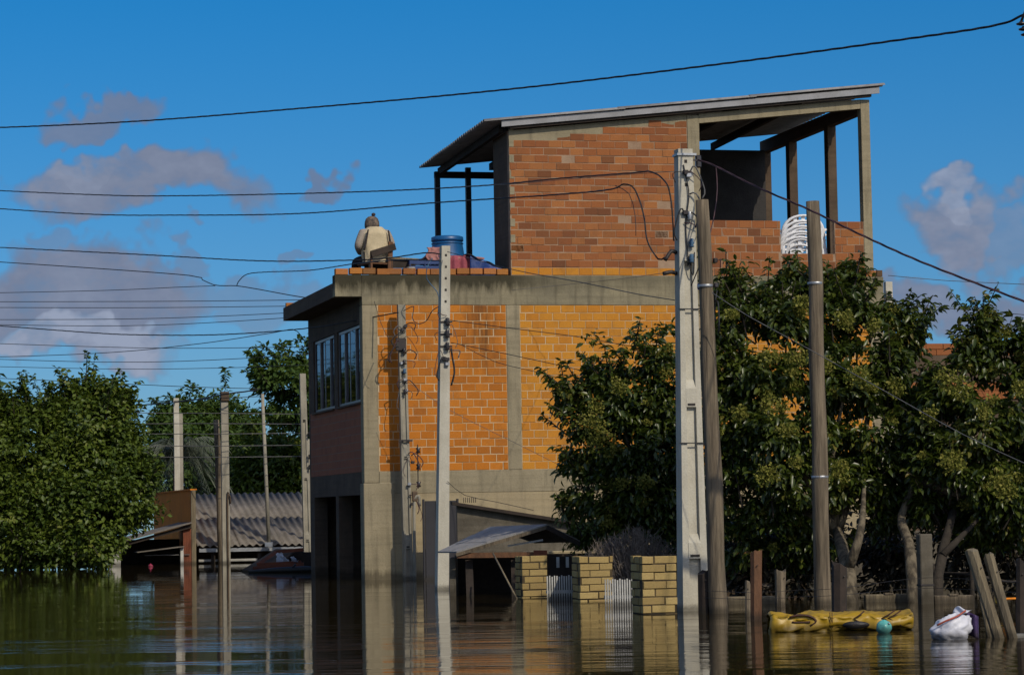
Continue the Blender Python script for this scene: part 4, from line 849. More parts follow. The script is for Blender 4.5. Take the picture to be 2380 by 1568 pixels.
def crown_points(blobs, n, clump=.22, per=26, hollow=.55, depth=1.0, seed=1, shrink=1.0):
    """leaf positions gathered in twig clumps spread over overlapping blobs"""
    g = np.random.default_rng(seed); P_, O_, C_ = [], [], []
    ws = np.array([b[3] * b[4] for b in blobs], float); ws /= ws.sum()
    for b, wgt in zip(blobs, ws):
        bt = g.random()
        c = np.array(P(b[0], b[1], b[2])); m = mpp(b[2]); rx, rz = b[3] * m * shrink, b[4] * m * shrink; ry = (rx + rz) / 2 * depth
        nc = max(3, int(n * wgt / per)); d = g.normal(size=(nc, 3)); d /= np.linalg.norm(d, axis=1, keepdims=True)
        r = hollow + (1.08 - hollow) * g.random(nc) ** .6; r *= np.where(g.random(nc) < .2, 1 + .42 * g.random(nc), 1)
        cc = c + d * r[:, None] * np.array([rx, ry, rz]); tone = np.clip(g.random(nc) * .7 + bt * .45 - .08, 0, 1)
        sc = clump * (.6 + .8 * g.random(nc))
        cc = np.repeat(cc, per, 0); dd = np.repeat(d, per, 0); sc = np.repeat(sc, per)
        off = g.normal(size=cc.shape); off *= (sc * g.random(len(cc)) ** .33)[:, None] / (np.linalg.norm(off, axis=1, keepdims=True) + 1e-9)
        P_.append(cc + off); O_.append(dd * .6 + off / sc[:, None] * .7); C_.append(np.repeat(tone, per))
    return np.concatenate(P_), np.concatenate(O_), np.concatenate(C_), g
def crown(name, parent, blobs, n, size, mat, seed, clump=.22, per=26, hollow=.55, depth=1.0, detailed=False, droop=.35, zmin=.03, wide=.42, base=None, shrink=1.0, pockets=0, shoots=0):
    p, o, tone, g = crown_points(blobs, n, clump, per, hollow, depth, seed, shrink); keep = p[:, 2] > zmin; p, o, tone = p[keep], o[keep], tone[keep]; k = len(p)
    nrm = g.normal(size=(k, 3)) * .55 + np.array([0, 0, .75]) + o * .45
    tan = g.normal(size=(k, 3)) * .6 + o - np.array([0, 0, droop * 2])
    # pockets: shaded hollows between the boughs
    cut = np.zeros(k, bool)
    for _ in range(pockets):
        c = p[g.integers(k)]; r = g.uniform(.55, 1.25) * clump * 1.35; cut |= np.sum(((p - c) / np.array([r * 1.25, r * 1.3, r * .8])) ** 2, 1) < 1
    kp = ~cut; p, o, tone, nrm, tan = p[kp], o[kp], tone[kp], nrm[kp], tan[kp]
    # shoots: leafy sprays standing out of the outline
    tw = MB(); c0 = p.mean(0); ext = np.abs(p - c0).max(0); SP, SN, ST, SO = [], [], [], []
    for _ in range(shoots):
        for _try in range(30):
            q = p[g.integers(len(p))]; d = (q - c0) / ext
            if np.linalg.norm(d[[0, 2]]) > .55 and d[2] > -.6: break
        dr = np.array([d[0] * .7 + g.normal() * .35, g.normal() * .3 - .2, .55 + abs(g.normal()) * .5]); dr /= np.linalg.norm(dr); ln = clump * g.uniform(1.3, 3.2)
        e = q + dr * ln; tw.tube([Vector(q - dr * .3), Vector(q + dr * ln * .5), Vector(e)], [.012, .008, .003], 4, False)
        nl = int(9 + ln * 34); t_ = g.random(nl) ** .8; base_ = q + dr * (ln * t_)[:, None]; sd = g.normal(size=(nl, 3)); sd -= dr * (sd @ dr)[:, None]; sd /= np.linalg.norm(sd, axis=1, keepdims=True)
        SP.append(base_); SN.append(np.array([0, 0, .8]) + sd * .3 + g.normal(size=(nl, 3)) * .35); ST.append(sd + dr * .7 - np.array([0, 0, droop])); SO.append(np.full(nl, g.random()))
    if shoots: p, nrm, tan, tone = np.concatenate([p] + SP), np.concatenate([nrm] + SN), np.concatenate([tan] + ST), np.concatenate([tone] + SO)
    k = len(p)
    if shoots:
        bb_ = Vector(base) if base is not None else Vector((0, 0, 0)); tw.v = [tuple(Vector(v) - bb_) for v in tw.v]; tw.build('twigs', 'bark_dark', parent)['kind'] = 'stuff'
    sz = size * (.6 + .7 * g.random(k)); rnd = np.clip(tone * .55 + g.random(k) * .45, 0, 1)
    me = leaf_mesh(name, p - (np.array(base) if base is not None else 0), nrm, tan, sz, rnd, wide, detailed)
    return link(name, me, mat, parent)
def tree(name, label, base, trunk, limbs, blobs, n, size, mat, seed, bark='bark_dark', rb=.16, group='trees', cat='tree', **kw):
    b = Vector(base); root = empty(name, b, 0, label, cat, group)
    tk = [Vector(p) - b for p in trunk]; m = MB().tube(catmull(tk, .2), [rb * (1 - .55 * i / max(1, len(catmull(tk, .2)) - 1)) * (1 + .07 * math.sin(i * 1.9)) for i in range(len(catmull(tk, .2)))], 12)
    m.build('trunk', bark, root)
    for lm in limbs:
        q = catmull([Vector(p) - b for p in lm], .2); MB().tube(q, [rb * .5 * (1 - .75 * i / (len(q) - 1)) for i in range(len(q))], 8).build('limb', bark, root)
    crown('crown', root, blobs, n, size, mat, seed, base=b, **kw); return root
def auto_limbs(fork, blobs, k=8):
    idx = sorted(range(len(blobs)), key=lambda i: -blobs[i][3] * blobs[i][4])[:k]; r = []
    for i in idx:
        c = P(*blobs[i][:3]); f = Vector(fork); mid = f.lerp(c, .5) + Vector((random.uniform(-.15, .15), random.uniform(-.1, .1), -.1)); r.append([f, mid, c])
    return r
YL = 62.5
bA = [(34, 925, YL + 1, 18, 26), (-5, 935, YL + 1, 16, 22), (68, 955, YL + 1, 20, 24), (30, 965, YL + 1, 42, 36), (-25, 965, YL + 1, 55, 50), (70, 1005, YL + .6, 62, 55), (15, 1070, YL + .3, 90, 75), (-50, 1120, YL, 80, 120), (55, 1130, YL, 85, 75), (20, 1220, YL - .3, 100, 85), (90, 1265, YL - .4, 80, 60), (-30, 1290, YL - .3, 80, 50)]
bs = G(30, 1318) + Vector((0, 1.2, 0))
tree('leafy_tree', 'leafy green tree at the left edge of the flood, lower of the two', bs, [bs - Vector((0, 0, 1.6)), bs + Vector((0, 0, .8)), bs + Vector((.1, .1, 2))], auto_limbs(bs + Vector((.1, .1, 1.6)), bA, 6), bA, 30000, .135, 'leaf_bright', 11, group='bright trees by the water', clump=.24, per=36, hollow=.42, zmin=.05, wide=.62, droop=.2, shrink=.95, pockets=14, shoots=110)
bB = [(212, 902, YL + 1.4, 18, 30), (180, 925, YL + 1.3, 18, 26), (252, 912, YL + 1.2, 16, 26), (282, 940, YL + 1.2, 18, 26), (147, 930, YL + 1.2, 18, 24), (112, 942, YL + 1.2, 16, 22), (213, 950, YL + 1.4, 34, 42), (250, 955, YL + 1.2, 34, 40), (145, 972, YL + 1.2, 44, 36), (272, 985, YL + 1, 42, 52), (190, 1000, YL + .8, 85, 65), (275, 1060, YL + .5, 58, 70), (170, 1080, YL + .3, 90, 70), (300, 1120, YL + .2, 48, 55), (235, 1150, YL, 90, 75), (130, 1170, YL - .2, 85, 70), (290, 1180, YL - .2, 52, 45), (200, 1230, YL - .5, 90, 60), (140, 1280, YL - .7, 80, 40), (225, 1285, YL - .8, 45, 32)]
bs = G(215, 1318) + Vector((0, 1.4, 0))
tree('leafy_tree', 'tallest leafy green tree on the left, beside the orange wall', bs, [bs - Vector((0, 0, 1.6)), bs + Vector((0, 0, 1)), bs + Vector((-.1, .2, 2.6))], auto_limbs(bs + Vector((-.1, .1, 1.9)), bB, 8), bB, 48000, .135, 'leaf_bright', 12, group='bright trees by the water', clump=.24, per=36, hollow=.42, zmin=.05, wide=.62, droop=.2, shrink=.95, pockets=14, shoots=110)
bC = [(392, 1010, 96, 42, 52), (445, 985, 97, 55, 45), (505, 975, 98, 52, 48), (560, 1010, 97, 48, 50), (585, 1060, 96, 40, 50), (470, 1060, 95, 100, 70), (400, 1110, 94, 70, 60), (540, 1120, 94, 90, 60), (600, 1150, 94, 60, 40)]
bs = Vector((P(480, 1200, 96).x, 96.5, 0))
tree('far_tree', 'dark tree behind the palm and the street poles', bs, [bs - Vector((0, 0, 1.6)), bs + Vector((0, 0, 2.5))], auto_limbs(bs + Vector((0, 0, 1.8)), bC, 6), bC, 22000, .26, 'leaf_far', 13, rb=.22, group='far trees', clump=.4, pockets=12, shoots=40)
bD = [(648, 885, 88, 42, 30), (700, 872, 89, 40, 28), (635, 915, 88, 28, 30), (690, 915, 88, 45, 45), (660, 945, 88, 30, 30), (715, 960, 88, 35, 30)]
bs = Vector((P(735, 1200, 89).x, 90, 0))
tree('far_tree', 'tall wide-topped tree rising behind the house side windows', bs, [bs - Vector((0, 0, 1.6)), bs + Vector((0, 0, 2)), P(715, 960, 89.5)], auto_limbs(P(712, 985, 89.5), bD, 5), bD, 12000, .24, 'leaf_far', 14, rb=.22, group='far trees', clump=.36, pockets=8, shoots=40)
bE = [(625, 1030, 92, 35, 35), (670, 1015, 92, 45, 38), (712, 1020, 92, 40, 40), (650, 1080, 91, 60, 55), (705, 1100, 91, 55, 60), (600, 1120, 91, 50, 50), (680, 1160, 91, 80, 50)]
bs = Vector((P(670, 1200, 92).x, 92.5, 0))
tree('far_tree', 'low bushy tree behind the thin metal mast', bs, [bs - Vector((0, 0, 1.6)), bs + Vector((0, 0, 2))], auto_limbs(bs + Vector((0, 0, 1.5)), bE, 5), bE, 16000, .24, 'leaf_bright', 15, rb=.2, group='far trees', clump=.36, pockets=8, shoots=40)
bF = [(-260, 1000, 76, 130, 110), (-120, 960, 77, 110, 90), (-400, 960, 76, 130, 110), (-200, 1120, 75, 170, 110), (-380, 1130, 75, 150, 110), (-60, 1080, 78, 80, 80)]
bs = Vector((P(-230, 1200, 77).x, 77, 0))
tree('far_tree', 'broad tree hidden behind the leafy trees at the left edge', bs, [bs - Vector((0, 0, 1.6)), bs + Vector((0, 0, 2))], auto_limbs(bs + Vector((0, 0, 1.5)), bF, 5), bF, 14000, .30, 'leaf_far', 16, rb=.25, group='far trees', clump=.5)
# feather palm
pb = Vector((P(412, 1200, 81).x, 81, 0)); palm = empty('palm_tree', pb, 0, 'grey-green feather palm drooping behind the orange wall', 'palm')
pc = P(412, 1050, 81) - pb
MB().tube([Vector((0, 0, -1.6)), Vector((0, 0, 0)), pc * .6, pc], [.17, .16, .14, .12], 10).build('trunk', 'bark_dark', palm)
for k in range(38):
    an = 2 * PI * k / 38 + random.uniform(-.1, .1); ln = random.uniform(1.3, 1.75); up = random.uniform(.1, 1.5); pts = []
    for i in range(9):
        t = i / 8; pts.append(pc + Vector((math.cos(an) * ln * t * .95, math.sin(an) * ln * t * .6, up * ln * t * .8 - 1.5 * ln * t * t * (.7 + .3 * (1 - up)))))
    fr = MB().tube(pts, [.018 * (1 - .8 * i / 8) for i in range(9)], 4)
    for i in range(60):
        t = .12 + .88 * i / 60; a = pts[min(7, int(t * 8))].lerp(pts[min(8, int(t * 8) + 1)], t * 8 - int(t * 8)); s = 1 if i % 2 else -1
        d = Vector((-math.sin(an) * s * .6 + math.cos(an) * .35, math.cos(an) * s * .5 + math.sin(an) * .3, -.55 + random.uniform(-.2, .2))).normalized() * random.uniform(.3, .45)
        wv_ = Vector((math.cos(an), math.sin(an), 0)) * .018; fr.add([a - wv_, a + wv_, a + d], [(0, 1, 2)])
    me = fr.mesh('frond'); at = me.attributes.new('rnd', 'FLOAT', 'FACE'); at.data.foreach_set('value', np.random.default_rng(k).random(len(me.polygons)).astype(np.float32)); link('frond', me, 'leaf_palm', palm)

def privet(label, base, trunk, blobs, n, seed, blossoms, rb=.11, bark='bark', forkp=None, size=.108, k=8, limbs=()):
    t = tree('privet_tree', label, base, trunk, list(limbs) + auto_limbs(forkp or trunk[-1], blobs, k), blobs, n, size, 'leaf_privet', seed, bark, rb, 'privet trees before the house', pockets=n // 1000, shoots=n // 230, clump=.15, per=17, hollow=.35, detailed=True, droop=.45, wide=.46, depth=.85, shrink=.84)
    g = np.random.default_rng(seed + 50); b = Vector(base)
    blossoms = list(blossoms)
    for bb in blobs:
        for _ in range(2):
            if g.random() < .75: blossoms.append((bb[0] + bb[3] * g.uniform(-.8, .8), bb[1] + bb[4] * g.uniform(-.9, .6), bb[2] - (bb[3] + bb[4]) / 2 * mpp(bb[2]) * .85 * g.uniform(.75, 1.0), g.uniform(6, 15)))
    for (x, y, Y, r) in blossoms:                                # loose yellow-green flower heads
        c = np.array(P(x, y, Y) - b); m = r * mpp(Y) * 1.25; q = int(13 * r)
        d = g.normal(size=(q, 3)); d /= np.linalg.norm(d, axis=1, keepdims=True); d += np.array([.25, 0, -.3]) * mnoise.noise(Vector(c) * 3); p = c + d * (m * g.random(q) ** .6)[:, None] * np.array([1.0 + .5 * g.random(), .5, .7 + .6 * g.random()])
        me = leaf_mesh('flower_head', p, g.normal(size=(q, 3)), g.normal(size=(q, 3)), .035 * (.6 + .8 * g.random(q)), g.random(q), .8); link('flower_head', me, 'blossom', t)['kind'] = 'stuff'
    return t
Y1 = 36.0
b1 = [(1378, 822, Y1, 13, 42), (1330, 915, Y1, 48, 35), (1298, 912, Y1, 22, 22), (1395, 890, Y1, 50, 45), (1488, 800, Y1, 26, 38), (1478, 860, Y1, 50, 45), (1545, 800, Y1, 24, 42), (1540, 860, Y1 - .3, 45, 50), (1360, 985, Y1, 55, 50), (1440, 960, Y1 - .3, 70, 60), (1530, 950, Y1 - .3, 70, 70), (1380, 1060, Y1, 62, 50), (1470, 1060, Y1 - .4, 85, 75), (1560, 1060, Y1 - .4, 60, 90), (1340, 1090, Y1, 35, 28), (1345, 1165, Y1, 42, 28), (1410, 1150, Y1 - .3, 70, 50), (1500, 1160, Y1 - .5, 80, 60), (1440, 1215, Y1 - .4, 60, 32), (1560, 1190, Y1 - .5, 60, 60), (1530, 1240, Y1 - .5, 55, 35)]
bs = G(1600, 1385) + Vector((0, 1.6, 0))
privet('privet tree left of the tall white pole, spreading over the yellow brick wall', bs, [bs - Vector((0, 0, 1.6)), bs + Vector((-.05, 0, .6)), P(1560, 1180, Y1)], b1, 21000, 21, [(1375, 985, Y1 - .7, 26), (1392, 1020, Y1 - .7, 26), (1440, 900, Y1 - .6, 14), (1500, 1120, Y1 - .9, 16)], forkp=P(1555, 1200, Y1))
Y2 = 33.0
b2 = [(1850, 665, Y2 + .4, 42, 42), (1795, 695, Y2 + .4, 45, 38), (1900, 690, Y2 + .3, 50, 50), (1690, 680, Y2 + .3, 26, 30), (1720, 640, Y2 + .3, 14, 22), (1975, 660, Y2 + .4, 30, 32), (1985, 628, Y2 + .4, 16, 14), (1950, 720, Y2 + .2, 55, 50), (1720, 760, Y2, 60, 60), (1820, 765, Y2, 75, 65), (1920, 800, Y2, 75, 65), (2010, 770, Y2 + .1, 55, 50), (2095, 790, Y2 + .1, 40, 40), (2085, 738, Y2 + .1, 22, 26), (2125, 760, Y2 + .1, 20, 26), (2040, 850, Y2, 80, 60), (1690, 870, Y2, 70, 70), (1790, 880, Y2 - .2, 75, 65), (2100, 910, Y2, 60, 60), (1960, 920, Y2 - .3, 80, 65), (1860, 940, Y2 - .2, 60, 55), (1700, 980, Y2, 75, 65), (1790, 1010, Y2 - .3, 80, 60), (1900, 1020, Y2 - .3, 80, 60), (2020, 1010, Y2 - .2, 85, 65), (2110, 1020, Y2, 55, 65), (1720, 1090, Y2, 80, 55), (1830, 1110, Y2 - .3, 90, 55), (1950, 1110, Y2 - .3, 85, 50), (2060, 1110, Y2 - .1, 75, 50), (1700, 1180, Y2 + .2, 70, 45), (1790, 1190, Y2, 80, 45), (1900, 1190, Y2, 75, 40), (1690, 1250, Y2 + .3, 55, 40), (1770, 1255, Y2 + .2, 65, 40), (1860, 1250, Y2 + .2, 60, 42), (1930, 1235, Y2, 45, 35), (2050, 1190, Y2, 60, 45), (2085, 1235, Y2 + .4, 45, 32), (1730, 1300, Y2 + .6, 45, 30), (1850, 1300, Y2 + .5, 45, 30)]
bs = G(1976, 1400)
privet('broad privet tree with yellow-green flower heads between the two wooden poles', bs, [bs - Vector((0, 0, 1.6)), bs, P(1972, 1330, bs.y + .3), P(1962, 1290, bs.y + .6), P(1945, 1230, bs.y + 1.6)], b2, 56000, 22,
       [(1790, 940, Y2 - .9, 20), (1835, 1000, Y2 - 1, 20), (1850, 830, Y2 - .8, 22), (1790, 830, Y2 - .8, 22), (1720, 960, Y2 - .7, 18), (2000, 880, Y2 - .8, 22), (1960, 740, Y2 - .6, 20), (1875, 700, Y2 - .5, 18), (1780, 1100, Y2 - .9, 22), (1950, 1090, Y2 - .9, 20), (2080, 900, Y2 - .7, 18), (1920, 850, Y2 - .8, 16), (1700, 730, Y2 - .5, 14), (2030, 760, Y2 - .5, 15), (1910, 1110, Y2 - 1, 14), (1660, 1000, Y2 - .6, 16), (1850, 1075, Y2 - 1, 14)],
       rb=.13, forkp=P(1945, 1235, bs.y + 1.6), k=12, limbs=[[P(1972, 1320, bs.y + .3), P(1990, 1270, bs.y + .2), P(2003, 1215, bs.y + .4), P(2010, 1100, Y2 - .3)]])
Y3 = 32.4
b3 = [(2292, 752, Y3, 22, 24), (2290, 800, Y3, 45, 35), (2345, 800, Y3, 24, 35), (2385, 800, Y3, 40, 50), (2255, 850, Y3, 45, 38), (2330, 860, Y3, 55, 50), (2400, 880, Y3, 60, 70), (2200, 920, Y3, 60, 42), (2280, 930, Y3 - .2, 65, 50), (2360, 960, Y3 - .2, 60, 60), (2190, 1000, Y3, 60, 50), (2270, 1030, Y3 - .3, 75, 55), (2370, 1060, Y3 - .2, 70, 60), (2180, 1080, Y3, 55, 45), (2260, 1110, Y3 - .3, 65, 45), (2350, 1140, Y3 - .2, 70, 45), (2420, 1150, Y3, 50, 60), (2175, 1165, Y3, 50, 40), (2260, 1190, Y3, 60, 38), (2370, 1205, Y3, 60, 38), (2310, 1240, Y3 + .3, 50, 28)]
bs = G(2122, 1398)
privet('privet tree at the right edge, its mottled trunk left of the leaning planks', bs, [bs - Vector((0, 0, 1.6)), bs, P(2118, 1320, bs.y + .2), P(2112, 1260, bs.y + .5), P(2095, 1200, bs.y + 1.2), P(2130, 1120, Y3)], b3, 29000, 23,
       [(2215, 1075, Y3 - .8, 24), (2200, 880, Y3 - .6, 22), (2230, 905, Y3 - .6, 22), (2325, 1120, Y3 - .9, 24), (2345, 1145, Y3 - .9, 20), (2290, 960, Y3 - .7, 16), (2370, 900, Y3 - .6, 16), (2160, 960, Y3 - .6, 14)], rb=.10, forkp=P(2130, 1120, Y3), k=9)
bs = G(2178, 1396)
tree('thin_tree', 'dark bare-trunked tree between the mottled trunk and the leaning planks', bs, [bs - Vector((0, 0, 1.6)), bs, P(2188, 1300, bs.y + .3), P(2215, 1190, bs.y + .9)], [[P(2190, 1290, bs.y + .3), P(2240, 1240, bs.y + .5), P(2290, 1190, bs.y + .9)], [P(2180, 1340, bs.y + .1), P(2150, 1290, bs.y + .4), P(2130, 1240, bs.y + .8)]], [(2215, 1170, 33, 60, 40), (2300, 1190, 33, 70, 32)], 2600, .12, 'leaf_privet', 24, rb=.10, group='privet trees before the house', detailed=True)
# shaded undergrowth below the crowns
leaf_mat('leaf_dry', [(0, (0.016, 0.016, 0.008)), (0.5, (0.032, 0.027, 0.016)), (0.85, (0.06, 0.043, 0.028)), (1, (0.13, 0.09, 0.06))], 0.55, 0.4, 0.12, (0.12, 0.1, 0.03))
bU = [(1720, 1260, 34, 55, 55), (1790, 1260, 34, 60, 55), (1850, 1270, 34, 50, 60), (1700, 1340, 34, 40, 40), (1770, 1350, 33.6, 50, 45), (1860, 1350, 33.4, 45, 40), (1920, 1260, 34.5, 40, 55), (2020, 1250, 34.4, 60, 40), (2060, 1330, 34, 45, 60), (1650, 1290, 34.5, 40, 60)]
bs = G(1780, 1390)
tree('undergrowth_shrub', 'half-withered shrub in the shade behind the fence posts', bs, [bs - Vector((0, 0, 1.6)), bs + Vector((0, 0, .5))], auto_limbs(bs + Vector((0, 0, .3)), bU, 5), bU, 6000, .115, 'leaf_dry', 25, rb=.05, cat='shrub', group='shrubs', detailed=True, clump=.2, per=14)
bU2 = [(2230, 1260, 33.6, 50, 45), (2330, 1270, 33.6, 70, 50), (2390, 1330, 33.4, 50, 60), (2240, 1330, 33.4, 45, 40), (2080, 1280, 33.8, 50, 45)]
bs = G(2260, 1395)
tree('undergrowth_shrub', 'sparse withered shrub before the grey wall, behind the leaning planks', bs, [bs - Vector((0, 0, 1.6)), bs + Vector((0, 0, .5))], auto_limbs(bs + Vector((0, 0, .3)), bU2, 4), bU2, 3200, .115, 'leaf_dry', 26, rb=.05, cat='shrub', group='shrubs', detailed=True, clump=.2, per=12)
bG = [(1362, 1236, 37.5, 28, 22), (1395, 1245, 37.5, 22, 16), (1345, 1250, 37.5, 16, 14)]
bs = Vector((P(1365, 1260, 37.6).x, 37.6, 0))
tree('green_bush', 'small yellow-green bush on the grey wall beside the porch roof', bs, [bs - Vector((0, 0, 1.6)), bs + Vector((0, 0, .6))], [], bG, 2600, .07, 'leaf_bright', 27, rb=.03, cat='shrub', group='shrubs', clump=.12, per=14)
def dry_bush(label, base, spread, hgt, n, seed):
    r = random.Random(seed); root = empty('dry_bush', base, 0, label, 'shrub', 'shrubs'); m = MB()
    for i in range(n):
        an = r.uniform(0, 2 * PI); rr = r.uniform(0, spread); e = Vector((math.cos(an) * rr, math.sin(an) * rr * .5, hgt * r.uniform(.55, 1) * (1 - .35 * (rr / spread) ** 2))); s = Vector((e.x * .35, e.y * .35, -.1))
        md = s.lerp(e, .55) + Vector((r.uniform(-.05, .05), r.uniform(-.05, .05), .04)); m.tube([s, md, e], [.009, .007, .0035], 3, False)
        for k in range(4):
            a = md.lerp(e, r.random()); m.tube([a, a + Vector((r.uniform(-.09, .09), r.uniform(-.06, .06), r.uniform(.01, .11)))], [.0035, .0015], 3, False)
    m.build('twigs', 'dry_twig', root)
dry_bush('grey leafless bush behind the yellow brick pillars', Vector((P(1478, 1300, 34.4).x, 34.4, 0)), .52, .92, 620, 5)
dry_bush('low leafless bush over the middle yellow pillar', Vector((P(1415, 1300, 34.6).x, 34.6, 0)), .34, .80, 300, 6)

# ------------------------------------------------------------------ walls, gate and porch in front of the house
gp = empty('sheet_gate', on((1.12, -1.0, 0)), TH, 'dark grey sheet-metal gate standing against the lower house wall', 'gate')
for k in range(3): MB().box((-.27 + k * .182, 0, -1.5), (-.27 + k * .182 + .178, .03, 1.33), .004).build('gate_panel', 'gate_grey', gp)
MB().box((-.29, -.02, -.02), (.29, -.001, .03)).build('rail', 'gate_grey', gp)
for x in (-.31, .28): MB().box((x, -.01, -1.6), (x + .03, .05, 1.36)).build('post', 'gate_grey', gp)
sl = P(1062, 1165, 41); sr = P(1440, 1226, 41); ls = empty('lean_to_wall', (sl.x, 41, 0), TH * .3, 'stained grey plastered wall with a sloping dark coping, behind the porch roof', 'wall')
ln_ = (sr.x - sl.x) / math.cos(TH * .3)
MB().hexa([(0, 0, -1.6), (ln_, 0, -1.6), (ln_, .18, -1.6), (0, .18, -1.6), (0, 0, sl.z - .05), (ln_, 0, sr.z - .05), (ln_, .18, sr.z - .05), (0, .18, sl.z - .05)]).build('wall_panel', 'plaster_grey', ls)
MB().hexa([(-.08, -.10, sl.z - .048), (ln_, -.10, sr.z - .048), (ln_, .3, sr.z - .048), (-.08, .3, sl.z - .048), (-.08, -.10, sl.z), (ln_, -.10, sr.z), (ln_, .3, sr.z), (-.08, .3, sl.z)]).build('coping', 'wood_dark', ls)
for k in range(7): MB().tube([(.10 + k * .03, -.04, sl.z - .02), (.10 + k * .03, -.04, sl.z + .06)], .006, 5).build('coping_rod', 'steel_dark', ls)
# gabled porch roof just above the flood
A, B, C_, D, E_ = P(1271, 1217, 36.4), P(1139, 1223, 38.4), P(1060, 1281, 36.4), P(1017, 1281, 37.6), P(1348, 1256, 36.4)
po = Vector((P(1160, 1390, 36.4).x, 36.4, 0)); porch = empty('gate_porch', po, 0, 'low gabled porch roof of grey sheets just above the water', 'porch')
E2 = E_ + (B - A) * .75
def quad_sheet(name, q, mat, par, th=.025, n=1):
    for i in range(n):
        a, b = i / n + .002, (i + 1) / n - .002
        vs = [q[0].lerp(q[1], a), q[0].lerp(q[1], b), q[3].lerp(q[2], b), q[3].lerp(q[2], a)]; vs = [v - po for v in vs]; nn = (vs[1] - vs[0]).cross(vs[3] - vs[0]).normalized()
        if nn.z < 0: nn = -nn
        MB().hexa([v - nn * th for v in vs] + [v + nn * (.004 if i % 2 else 0) for v in vs]).build(name, mat, par)
quad_sheet('roof_sheet', [C_, A, B, D], 'roof_sheet', porch, .02, 3)
quad_sheet('roof_sheet', [A, E_, E2, B], 'roof_asbestos', porch, .02, 2)
def beam(p, q, r, mat, par, name='beam', off=None):
    off = off if off is not None else po
    d = (q - p).normalized(); s = d.cross(Vector((0, 1, 0))).normalized() * r; t = Vector((0, r * .7, 0)); vs = [p - s - t, p + s - t, p + s + t, p - s + t, q - s - t, q + s - t, q + s + t, q - s + t]
    return MB().hexa([v - off for v in vs]).build(name, mat, par)
dn = Vector((0, -.03, -.045))
beam(C_ + dn, A + dn, .022, 'wood_pole', porch, 'barge_board'); beam(A + dn, E_ + dn, .03, 'wood_dark', porch, 'barge_board')
beam(P(1062, 1290, 36.4), P(1240, 1288, 36.4), .035, 'wood_brown', porch, 'tie_beam'); beam(P(1240, 1286, 36.4), P(1272, 1286, 36.4), .045, 'red_wood', porch, 'tie_beam')
beam(P(1180, 1268, 36.5), P(1262, 1254, 36.5), .012, 'white_paint', porch, 'brace')
for x, y0 in ((1090, 1300), (1196, 1300)): beam(P(x, y0, 36.6), G(x + 4, 1392) - Vector((0, -1, 1.2)), .05, 'wood_dark', porch, 'porch_post')
MB().box((-.62, 1.7, -1.6), (1.1, 1.8, .52)).build('back_board', 'wood_dark', porch)
MB().box((-.66, .25, -1.6), (-.58, 1.7, .50)).build('side_board', 'plaster_grey', porch)
MB().box((.55, .25, -1.6), (1.05, .33, .50)).build('front_board', 'wood_dark', porch)
for x in (1296, 1318): MB().box((P(x, 1290, 36.5).x - po.x - .02, -.02, .36), (P(x, 1290, 36.5).x - po.x + .02, .02, .50)).build('pale_block', 'white_paint', porch)
st = empty('leaning_stick', G(1201, 1390), 0, 'thin pale stick leaning under the porch roof', 'stick'); sp_ = P(1146, 1285, 36.0) - G(1201, 1390)
MB().tube([sp_, sp_ * .5, -sp_ * .2], .012, 6).build('stick', 'wood_pale', st)
# yellow brick gate pillars
def pillar(x0, x1, yb, top_y, depth, label):
    b = G((x0 + x1) / 2, yb); m = mpp(b.y); wd = (x1 - x0) * m; hz = P((x0 + x1) / 2, top_y, b.y).z
    root = empty('brick_pillar', b, TH * .9, label, 'pillar', 'yellow brick pillars at the gate')
    MB().box((-wd / 2 + .01, .012, -1.6), (wd / 2 - .01, depth - .01, hz - .012)).build('core', 'pillar_joint', root)
    lay(root, -wd / 2, wd / 2, hz - 8 * .088, hz, 'pillar_brick', bw=.262, bh=.088, jit=.006, bj=.013, dp=.10)
    s = empty('return_face'); s.parent = root; s.location = (-wd / 2, 0, 0); s.rotation_euler = (0, 0, -PI / 2)
    lay(s, -depth, -.11, hz - 8 * .088, hz, 'pillar_brick', bw=.262, bh=.088, jit=.005, bj=.016, dp=.09)
    return root
pillar(1213, 1274, 1388, 1290, .40, 'leftmost yellow brick pillar, next to the porch')
pillar(1347, 1428, 1396, 1291, .40, 'middle yellow brick pillar between the two picket panels')
pillar(1492, 1577, 1426, 1290, .45, 'rightmost yellow brick pillar, beside the tall white pole')
def picket(x0, x1, yt, yb, n, label):
    b = G((x0 + x1) / 2, yb); m = mpp(b.y); wd = (x1 - x0) * m; h = P(x0, yt, b.y).z; root = empty('picket_panel', b, TH * .5, label, 'fence', 'white picket panels')
    for i in range(n):
        x = -wd / 2 + wd * (i + .5) / n; MB().box((x - .008, -.008, -.9), (x + .008, .008, h + .008 * math.sin(i * 2.3))).build('picket', 'white_paint', root)
    for z in (h * .35, -.4): MB().box((-wd / 2, .011, z - .02), (wd / 2, .03, z + .02)).build('rail', 'white_paint', root)
picket(1270, 1343, 1338, 1394, 13, 'short white picket panel between the left and middle yellow pillars')
picket(1405, 1490, 1346, 1408, 15, 'white picket panel between the middle and right yellow pillars')
lw2 = empty('low_wall', G(1330, 1380) + Vector((0, 2.2, 0)), TH * .5, 'weathered low wall behind the picket panels', 'wall')
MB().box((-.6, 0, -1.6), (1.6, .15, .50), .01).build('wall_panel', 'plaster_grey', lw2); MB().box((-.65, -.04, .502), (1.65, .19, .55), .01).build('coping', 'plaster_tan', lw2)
jug = empty('plastic_jug', G(1080, 1374) + Vector((0, 0, -.06)), .4, 'red plastic jug floating by the porch', 'jug')
